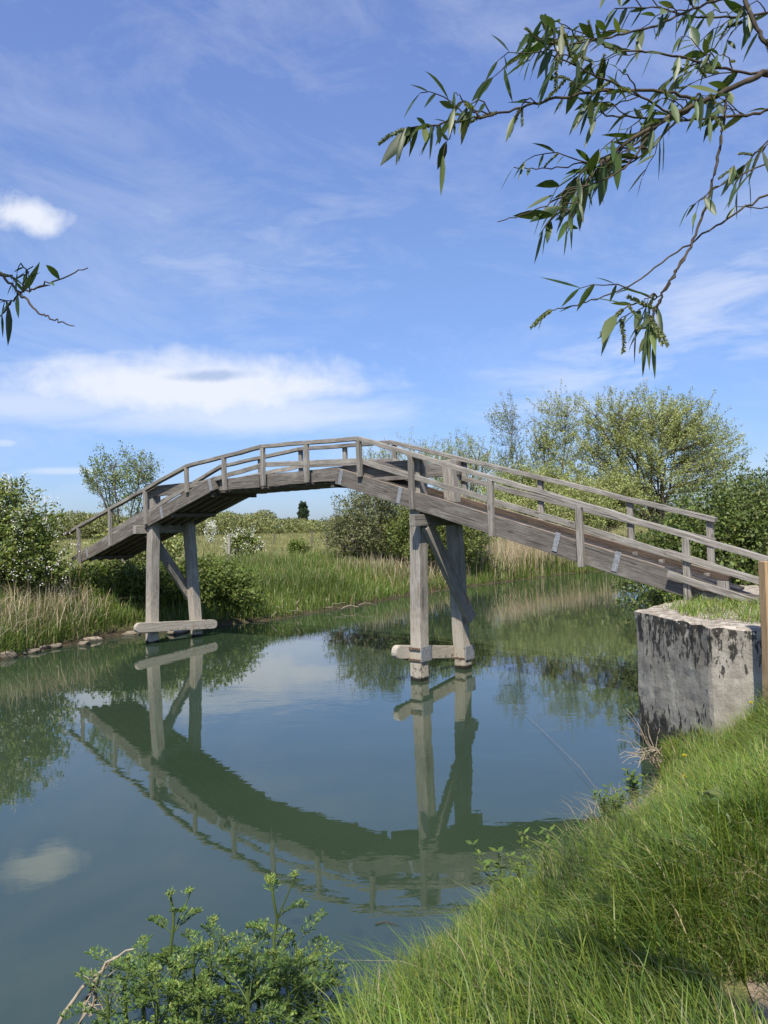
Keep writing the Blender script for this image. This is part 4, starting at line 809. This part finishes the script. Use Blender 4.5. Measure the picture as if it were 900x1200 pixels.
for k, (px, py, d, lab) in enumerate(((802, 886, 6.6, 'yellow dandelion below the corner of the abutment'), (803, 911, 6.3, 'yellow dandelion lower down in the bright grass'), (880, 824, 6.6, 'yellow dandelion near the new timber post'))):
    t = stand(px, py, 0.24); z0 = gz(t.x, t.y); root = empty('dandelion', (t.x, t.y, z0)); tag(root, lab, 'flower', 'dandelions in the grass')
    hz = max(t.z-z0, 0.22); V, F, _ = tube(np.array([(0, 0, 0), (0.01, 0, hz*0.5), (0, 0, hz)]), [0.003]*3, 5); link('stem', np_mesh('stem', V, F, np.tile([[0.14, 0.18, 0.06]], (len(V), 1))), LEAF, root)
    m_ = 60; a = rng.uniform(0, 6.28, m_); D = np.stack([np.cos(a), np.sin(a), rng.uniform(0.1, 1.5, m_)], 1); V, F, C = diamonds(np.tile([[0, 0, hz]], (m_, 1)), D, 0.024, 0.009, None, pick(YEL, m_, 0.08)); link('flower_head', np_mesh('flower_head', V, F, C), PETAL, root)
t = stand(869, 809, 0.26); z0 = gz(t.x, t.y); root = empty('dandelion', (t.x, t.y, z0)); tag(root, 'white dandelion clock at the foot of the abutment', 'flower', 'dandelions in the grass'); hz = max(t.z-z0, 0.2)
V, F, _ = tube(np.array([(0, 0, 0), (0.01, 0, hz*0.5), (0, 0, hz)]), [0.003]*3, 5); link('stem', np_mesh('stem', V, F, np.tile([[0.16, 0.18, 0.08]], (len(V), 1))), LEAF, root)
V, F, C = diamonds(np.tile([[0, 0, hz]], (160, 1)), rng.normal(size=(160, 3)), 0.026, 0.008, None, pick([(0.75, 0.74, 0.70)], 160, 0.05)); link('seed_head', np_mesh('seed_head', V, F, C), PETAL, root)

def dock(px, py, label, n=9, size=0.16):
    t = stand(px, py, 0.12); z0 = gz(t.x, t.y); root = empty('dock_plant', (t.x, t.y, z0)); tag(root, label, 'plant', 'broad leaved docks in the grass'); prt = []
    for i in range(n):
        a = i*2.4+rng.uniform(-.3, .3); ln = size*rng.uniform(0.7, 1.3); d = unit(np.array([math.cos(a), math.sin(a), rng.uniform(0.7, 1.6)])); sd = unit(np.cross(d, [0, 0, 1.0])); vs = []
        ts = [0, 0.15, 0.4, 0.65, 0.85, 1.0]; ws = [0.08, 0.25, 0.42, 0.36, 0.2, 0.01]
        for tt, w_ in zip(ts, ws):
            c = d*ln*2*tt+np.array([0, 0, -1.0])*ln*0.9*tt*tt; vs += [c-sd*ln*w_*0.7+np.array([0, 0, 0.015+0.02*math.sin(tt*14+i)]), c, c+sd*ln*w_*0.7+np.array([0, 0, 0.015+0.02*math.sin(tt*11+i)])]
        fs = []
        for k in range(5): o = 3*k; fs += [[o, o+1, o+4, o+3], [o+1, o+2, o+5, o+4]]
        prt.append((np.array(vs), np.array(fs), np.repeat(pick([(0.10, 0.155, 0.035), (0.13, 0.18, 0.05), (0.085, 0.14, 0.04)], 1, 0.12), len(vs), 0)))
    V, F, C = pack(prt); link('foliage', np_mesh('foliage', V, F, C, True), LEAF, root)
dock(800, 985, 'broad leaved dock in the middle of the grass slope'); dock(525, 1165, 'broad leaved dock low in the grass by the herbs', 7); dock(640, 1105, 'small dock half hidden in long grass', 6, 0.12); dock(860, 930, 'dock among bright grass near the right picture edge', 8, 0.13)
c = stand(722, 962, 0.05); P5 = np.column_stack([c.x+rng.normal(0, 0.20, 420), c.y+rng.normal(0, 0.28, 420), np.zeros(420)]); P5[:, 2] = ground(P5[:, 0], P5[:, 1]); n = len(P5)
V, F, C = blades(P5, rng.uniform(0.15, 0.38, n), rng.uniform(0.003, 0.006, n), rng.uniform(0.5, 1.6, n), rng.uniform(0, 6.28, n), pick(DRY, n, 0.15)); tag(link('dry_grass', np_mesh('dry_grass', V, F, C), STRAW), 'patch of dead straw coloured grass at the top of the bank edge', 'grass', kind='stuff')

# ------------------------------------------------------------------ the willow the picture was taken under
wb = np.array([4.6, -2.6, gz(4.6, -2.6)]); wil = empty('willow_tree', tuple(wb)); tag(wil, 'big willow whose twigs with narrow leaves and catkins hang into the sky', 'tree')
ORG = wb
tr = [tube(np.array([(0, 0, -0.3), (-0.05, 0.05, 0.8), (-0.1, 0.1, 2.0), (-0.3, 0.2, 3.4), (-0.5, 0.0, 5.0), (-0.8, -0.4, 7.0)]), [0.36, 0.30, 0.26, 0.2, 0.13, 0.05], 12)]
def limb(pts, r0_, r1_):
    pts = np.array(pts, float); n = 14; t0 = np.linspace(0, 1, len(pts)); tt = np.linspace(0, 1, n); P = np.stack([np.interp(tt, t0, pts[:, i]) for i in range(3)], 1); P[1:-1] = (P[:-2]+2*P[1:-1]+P[2:])/4
    tr.append(tube(P, np.linspace(r0_, r1_, n), 8)); return P
w0 = lambda v: np.array(v)-ORG
e_r = np.array(at(930, 68, 2.25)); e_r2 = np.array(at(940, 215, 2.0)); e_t = np.array(at(870, -40, 2.3)); e_l = np.array(at(-45, 292, 1.75))
limb([(-0.2, 0.15, 2.9), (-0.8, 1.8, 3.6), (-1.6, 3.4, 3.4), tuple(w0(e_r)+np.array([0.35, -0.5, 0.05])), tuple(w0(e_r))], 0.09, 0.011)
limb([(-0.1, 0.1, 2.2), (-0.6, 2.0, 2.9), tuple(w0(e_r2)+np.array([0.4, -0.4, 0.15])), tuple(w0(e_r2))], 0.06, 0.006)
limb([(-0.3, 0.2, 3.4), (-1.4, 2.0, 4.3), tuple(w0(e_t)+np.array([0.1, -0.6, 0.5])), tuple(w0(e_t))], 0.06, 0.007)
limb([(-0.5, 0.3, 4.3), (-3.2, 0.4, 5.4), (-5.0, 2.0, 5.0), tuple(w0(e_l)+np.array([-0.35, -0.5, 0.45])), tuple(w0(e_l))], 0.08, 0.006)
TW, LEAFS, CATS = [], [], []               # twigs; (pos, dir, len, width, curl); catkins (pos, dir, len)
def add_leaves(P, lens, dens, t0=0.1, size=(0.05, 0.085), cat=0.0, hang=0.42, tip=True):
    t = t0
    L = np.linalg.norm(np.diff(P, axis=0), axis=1).sum()
    k = int(L*dens*0.85)
    for i in range(k):
        t = (t0+(1-t0)*(i+rng.random())/k)*(1.0 if tip else 0.84); j = min(int(t*(len(P)-1)), len(P)-2); f = t*(len(P)-1)-j; p_ = P[j]+(P[j+1]-P[j])*f; d = unit(P[j+1]-P[j])
        s = unit(np.cross(d, rng.normal(size=3))); dr = unit(d*0.55+s*0.75+np.array([rng.normal(-0.22, 0.25), rng.normal(0, 0.2), -hang*rng.uniform(-0.6, 2.6)]))
        if rng.random() < cat: CATS.append((p_, unit(s*0.8+d*0.5+np.array([0, 0, rng.uniform(-0.6, 0.3)])), rng.uniform(0.045, 0.075)))
        else: ln = rng.uniform(*size)*rng.choice([0.55, 0.8, 1.0, 1.25]); LEAFS.append((p_, dr, ln, ln*rng.uniform(0.14, 0.34), rng.uniform(-0.1, 0.6)))
    if not tip: return
    ln = rng.uniform(*size); LEAFS.append((P[-1], unit(P[-1]-P[-2]+np.array([0, 0, -0.3*ln])), ln, ln*0.17, 0.2))
def bough(px, r0_, r1_, dens, side=0, t0=0.1, cat=0.12, size=(0.05, 0.085), sl_=(0.07, 0.17), sdens=36, hang=0.36, tip=True):
    ctrl = np.array([tuple(at(x, y, d)) for x, y, d in px])-ORG; n = 6*len(ctrl); tt = np.linspace(0, 1, n); t_ = np.linspace(0, 1, len(ctrl))
    P = np.stack([np.interp(tt, t_, ctrl[:, i]) for i in range(3)], 1)
    for _ in range(3): P[1:-1] = (P[:-2]+2*P[1:-1]+P[2:])/4
    P[1:-1] += rng.normal(0, 0.0018, (n-2, 3)); TW.append(tube(P, np.linspace(r0_, r1_, n), 6)); add_leaves(P, None, dens, t0, size, cat, hang, tip)
    for i in range(side):
        j = int(rng.uniform(0.15, 0.95)*(n-2)); d = unit(P[j+1]-P[j]); s = unit(np.cross(d, rng.normal(size=3))); ln = rng.uniform(*sl_)
        e = P[j]+(d*0.8+s*0.5+np.array([-0.30, 0, -0.12]))*ln; Q_ = curve_pts(P[j], e, 7, 0.02, 0.003); TW.append(tube(Q_, np.linspace(0.0022, 0.001, 7), 4)); add_leaves(Q_, None, sdens, 0.2, size, cat, hang)
bough([(930, 68, 2.25), (895, 86, 2.15), (855, 105, 2.05), (815, 122, 1.98), (775, 143, 1.92), (735, 166, 1.88), (700, 196, 1.85), (672, 240, 1.82), (664, 268, 1.80)], 0.0095, 0.0018, 26, 14, 0.25, sl_=(0.06, 0.13))
bough([(820, 118, 1.98), (770, 105, 1.95), (700, 107, 1.9), (640, 118, 1.85), (590, 132, 1.8), (545, 140, 1.76), (505, 148, 1.72), (476, 150, 1.7)], 0.0042, 0.0014, 16, 9, 0.2, 0.2, sl_=(0.05, 0.12))
bough([(512, 147, 1.73), (494, 149, 1.71), (474, 152, 1.7)], 0.002, 0.001, 130, 0, 0.0, 0.15, (0.06, 0.095), hang=0.9)
bough([(560, 137, 1.77), (545, 118, 1.76), (532, 108, 1.75)], 0.002, 0.001, 22, 0, 0.2, 0.5)
bough([(930, 120, 2.3), (890, 133, 2.25), (840, 138, 2.2), (780, 141, 2.15), (715, 136, 2.1), (690, 128, 2.1)], 0.005, 0.0016, 22, 7)
bough([(778, 141, 1.92), (750, 165, 1.95), (715, 183, 1.97), (685, 191, 2.0), (640, 198, 2.0), (602, 196, 2.0)], 0.0030, 0.0012, 8, 1, 0.1, 0.1)
bough([(765, 152, 1.93), (735, 195, 1.85), (705, 212, 1.83), (665, 226, 1.82), (630, 246, 1.8), (583, 260, 1.8)], 0.0028, 0.0011, 3, 0, 0.0, 0.3, tip=False)
bough([(852, 106, 2.05), (848, 150, 2.0), (838, 200, 1.95), (826, 248, 1.9), (808, 292, 1.85), (788, 325, 1.8), (770, 356, 1.76), (762, 385, 1.72), (757, 402, 1.7)], 0.0045, 0.0016, 3, 0, 0.75, 0.1)
bough([(808, 292, 1.85), (775, 345, 1.8), (755, 360, 1.78), (728, 372, 1.76), (712, 390, 1.75)], 0.002, 0.001, 20, 3, 0.45, 0.25, (0.05, 0.08))
bough([(775, 350, 1.78), (765, 370, 1.74), (758, 395, 1.7)], 0.002, 0.001, 60, 3, 0.1, 0.25, (0.06, 0.095), (0.04, 0.08), 40, 1.0)
bough([(950, 205, 2.0), (900, 226, 1.95), (850, 258, 1.93), (800, 290, 1.9), (745, 333, 1.86), (695, 352, 1.83), (655, 361, 1.8), (636, 368, 1.8)], 0.0034, 0.0011, 5, 0, 0.8, 0.2, (0.03, 0.05))
bough([(880, -40, 2.35), (872, 0, 2.3), (886, 32, 2.26), (905, 62, 2.24)], 0.007, 0.006, 4, 2, 0.1)
bough([(875, -8, 2.3), (820, 6, 2.2), (770, 30, 2.1), (715, 44, 2.0), (668, 52, 1.95), (632, 46, 1.9)], 0.0042, 0.0014, 26, 10, 0.1, 0.1)
bough([(905, 90, 2.16), (840, 78, 2.1), (775, 62, 2.05), (720, 58, 2.0), (690, 46, 1.95)], 0.004, 0.0014, 26, 10, 0.15)
bough([(790, 136, 1.95), (745, 108, 1.9), (700, 90, 1.85), (660, 70, 1.8), (622, 38, 1.78)], 0.003, 0.0012, 30, 7, 0.2, 0.15)
bough([(930, 10, 2.4), (880, 18, 2.35), (820, 22, 2.3), (765, 8, 2.25), (720, 10, 2.2)], 0.004, 0.0014, 30, 8, 0.1, 0.1)
bough([(812, 124, 1.98), (770, 165, 2.05), (742, 190, 2.1), (712, 206, 2.1), (688, 222, 2.1)], 0.0032, 0.0012, 34, 8, 0.2, 0.18)
bough([(930, 180, 2.0), (890, 196, 1.95), (852, 212, 1.9), (808, 242, 1.88)], 0.003, 0.001, 9, 2, 0.2, 0.2, (0.04, 0.06))
bough([(950, 240, 2.0), (900, 244, 1.98), (862, 242, 1.96)], 0.0024, 0.001, 5, 0)
bough([(930, 150, 2.0), (905, 160, 1.98), (888, 185, 1.95), (878, 210, 1.93)], 0.0026, 0.001, 22, 2, 0.2)
NR = len(TW)
bough([(-45, 292, 1.75), (-15, 308, 1.7), (8, 327, 1.66), (22, 343, 1.64), (45, 336, 1.62), (70, 328, 1.6), (103, 314, 1.58)], 0.0036, 0.0011, 20, 1, 0.3, 0.0, (0.03, 0.06), (0.04, 0.07), tip=False)
bough([(20, 341, 1.64), (42, 364, 1.62), (64, 375, 1.6), (87, 382, 1.6)], 0.0026, 0.0011, 4, 0, 0.0, 0.0, (0.03, 0.05), tip=False)
bough([(-25, 316, 1.7), (0, 322, 1.68), (20, 327, 1.66), (39, 312, 1.65)], 0.0026, 0.0011, 40, 2, 0.1, 0.0, (0.03, 0.05), (0.04, 0.07), tip=False)
bough([(22, 343, 1.64), (8, 362, 1.66), (-8, 378, 1.68)], 0.0025, 0.0012, 70, 2, 0.0, 0.0, (0.04, 0.065), (0.03, 0.06), 40, 1.0)
limbV, limbF, _ = pack(tr); link('trunk', np_mesh('trunk', limbV, limbF, smooth=True), BARK, wil)
for tw in (TW[:NR], TW[NR:]):              # the twigs on the right and the spray on the left
    V, F, _ = pack(tw); link('branch', np_mesh('branch', V, F, smooth=True), TWIG, wil)
def lance(p, d, L, Wd, curl, nrm):
    d = unit(d); s = unit(np.cross(d, nrm)); nn_ = np.cross(s, d); ts = np.array([0, 0.12, 0.35, 0.6, 0.82, 1.0]); ws = np.array([0.10, 0.55, 1.0, 0.9, 0.5, 0.02]); vs = []
    for t, w_ in zip(ts, ws):
        c = p+d*L*t+np.array([0, 0, -1.0])*curl*L*t*t*0.6; vs += [c-s*Wd*w_*0.5+nn_*Wd*0.12*w_, c, c+s*Wd*w_*0.5+nn_*Wd*0.12*w_]
    fs = []
    for i in range(5): o = 3*i; fs += [[o, o+1, o+4, o+3], [o+1, o+2, o+5, o+4]]
    return np.array(vs), np.array(fs)
prt = []
for (p_, d, L, Wd, curl) in LEAFS:
    nr = np.array([0, 0, 1.0])+rng.normal(0, 0.7, 3); v_, f_ = lance(p_, d, L, Wd, curl, nr); prt.append((v_, f_, np.repeat(pick([(0.055, 0.090, 0.028), (0.070, 0.110, 0.032), (0.042, 0.072, 0.026), (0.105, 0.140, 0.045)], 1, 0.15), len(v_), 0)))
V, F, C = pack(prt); link('foliage', np_mesh('foliage', V, F, C, True), WLEAF, wil)
cat_me = []
for k in range(3):
    st = curve_pts((0, 0, 0), (1.0, 0, -0.15-0.1*k), 8, 0.04*k, 0.0); pr = [(lambda t: (t[0], t[1], np.tile([[0.17, 0.20, 0.08]], (len(t[0]), 1))))(tube(st, np.linspace(0.05, 0.03, 8), 6))]
    m_ = 170; t = rng.random(m_); P = np.stack([np.interp(t, np.linspace(0, 1, 8), st[:, i]) for i in range(3)], 1); a = rng.uniform(0, 6.28, m_); D = np.stack([np.full(m_, 0.5), np.cos(a), np.sin(a)], 1)
    V, F, C = diamonds(P, D, 0.15, 0.05, None, pick([(0.21, 0.235, 0.10), (0.16, 0.19, 0.07)], m_, 0.15)); pr.append((V, F, C)); V, F, C = pack(pr); me = np_mesh('catkin', V, F, C); me.materials.append(WLEAF); cat_me.append(me)
for i, (p_, d, L) in enumerate(CATS[:80]):
    o = bpy.data.objects.new('catkin', cat_me[i % 3]); COL.objects.link(o); o.parent = wil; o.location = tuple(p_); o.rotation_mode = 'QUATERNION'; o.rotation_quaternion = Vector(d).to_track_quat('X', 'Z'); o.scale = (L, L*0.72, L*0.72)
# its crown above and behind the camera (what shades the foreground)
cr = [(x-1.0, y+0.1, z, rx, ry, rz) for x, y, z, rx, ry, rz in ((-1.0, 0.2, 6.2, 1.9, 1.5, 1.1), (-3.4, 0.6, 5.9, 1.7, 1.5, 1.0), (1.0, -0.2, 6.0, 1.8, 1.6, 1.2), (-2.0, -1.8, 6.6, 2.2, 1.8, 1.4), (-0.6, 2.4, 5.7, 1.2, 1.0, 0.6), (-4.6, 1.8, 5.4, 1.3, 1.2, 0.7), (1.6, 1.6, 5.6, 1.2, 1.2, 0.7), (2.4, -1.2, 6.2, 1.6, 1.6, 1.2))]
Q = in_env(cr, 420, 0.1); K = 13; P = np.repeat(Q, K, 0)+rng.normal(0, 0.17, (420*K, 3)); n = len(P)
V, F, C = diamonds(P, rng.normal(size=(n, 3))+np.array([0, 0, -1.0]), rng.uniform(0.07, 0.12, n), rng.uniform(0.018, 0.03, n), None, pick([(0.075, 0.115, 0.028), (0.095, 0.14, 0.034)], n, 0.15)); link('crown', np_mesh('crown', V, F, C), WLEAF, wil)
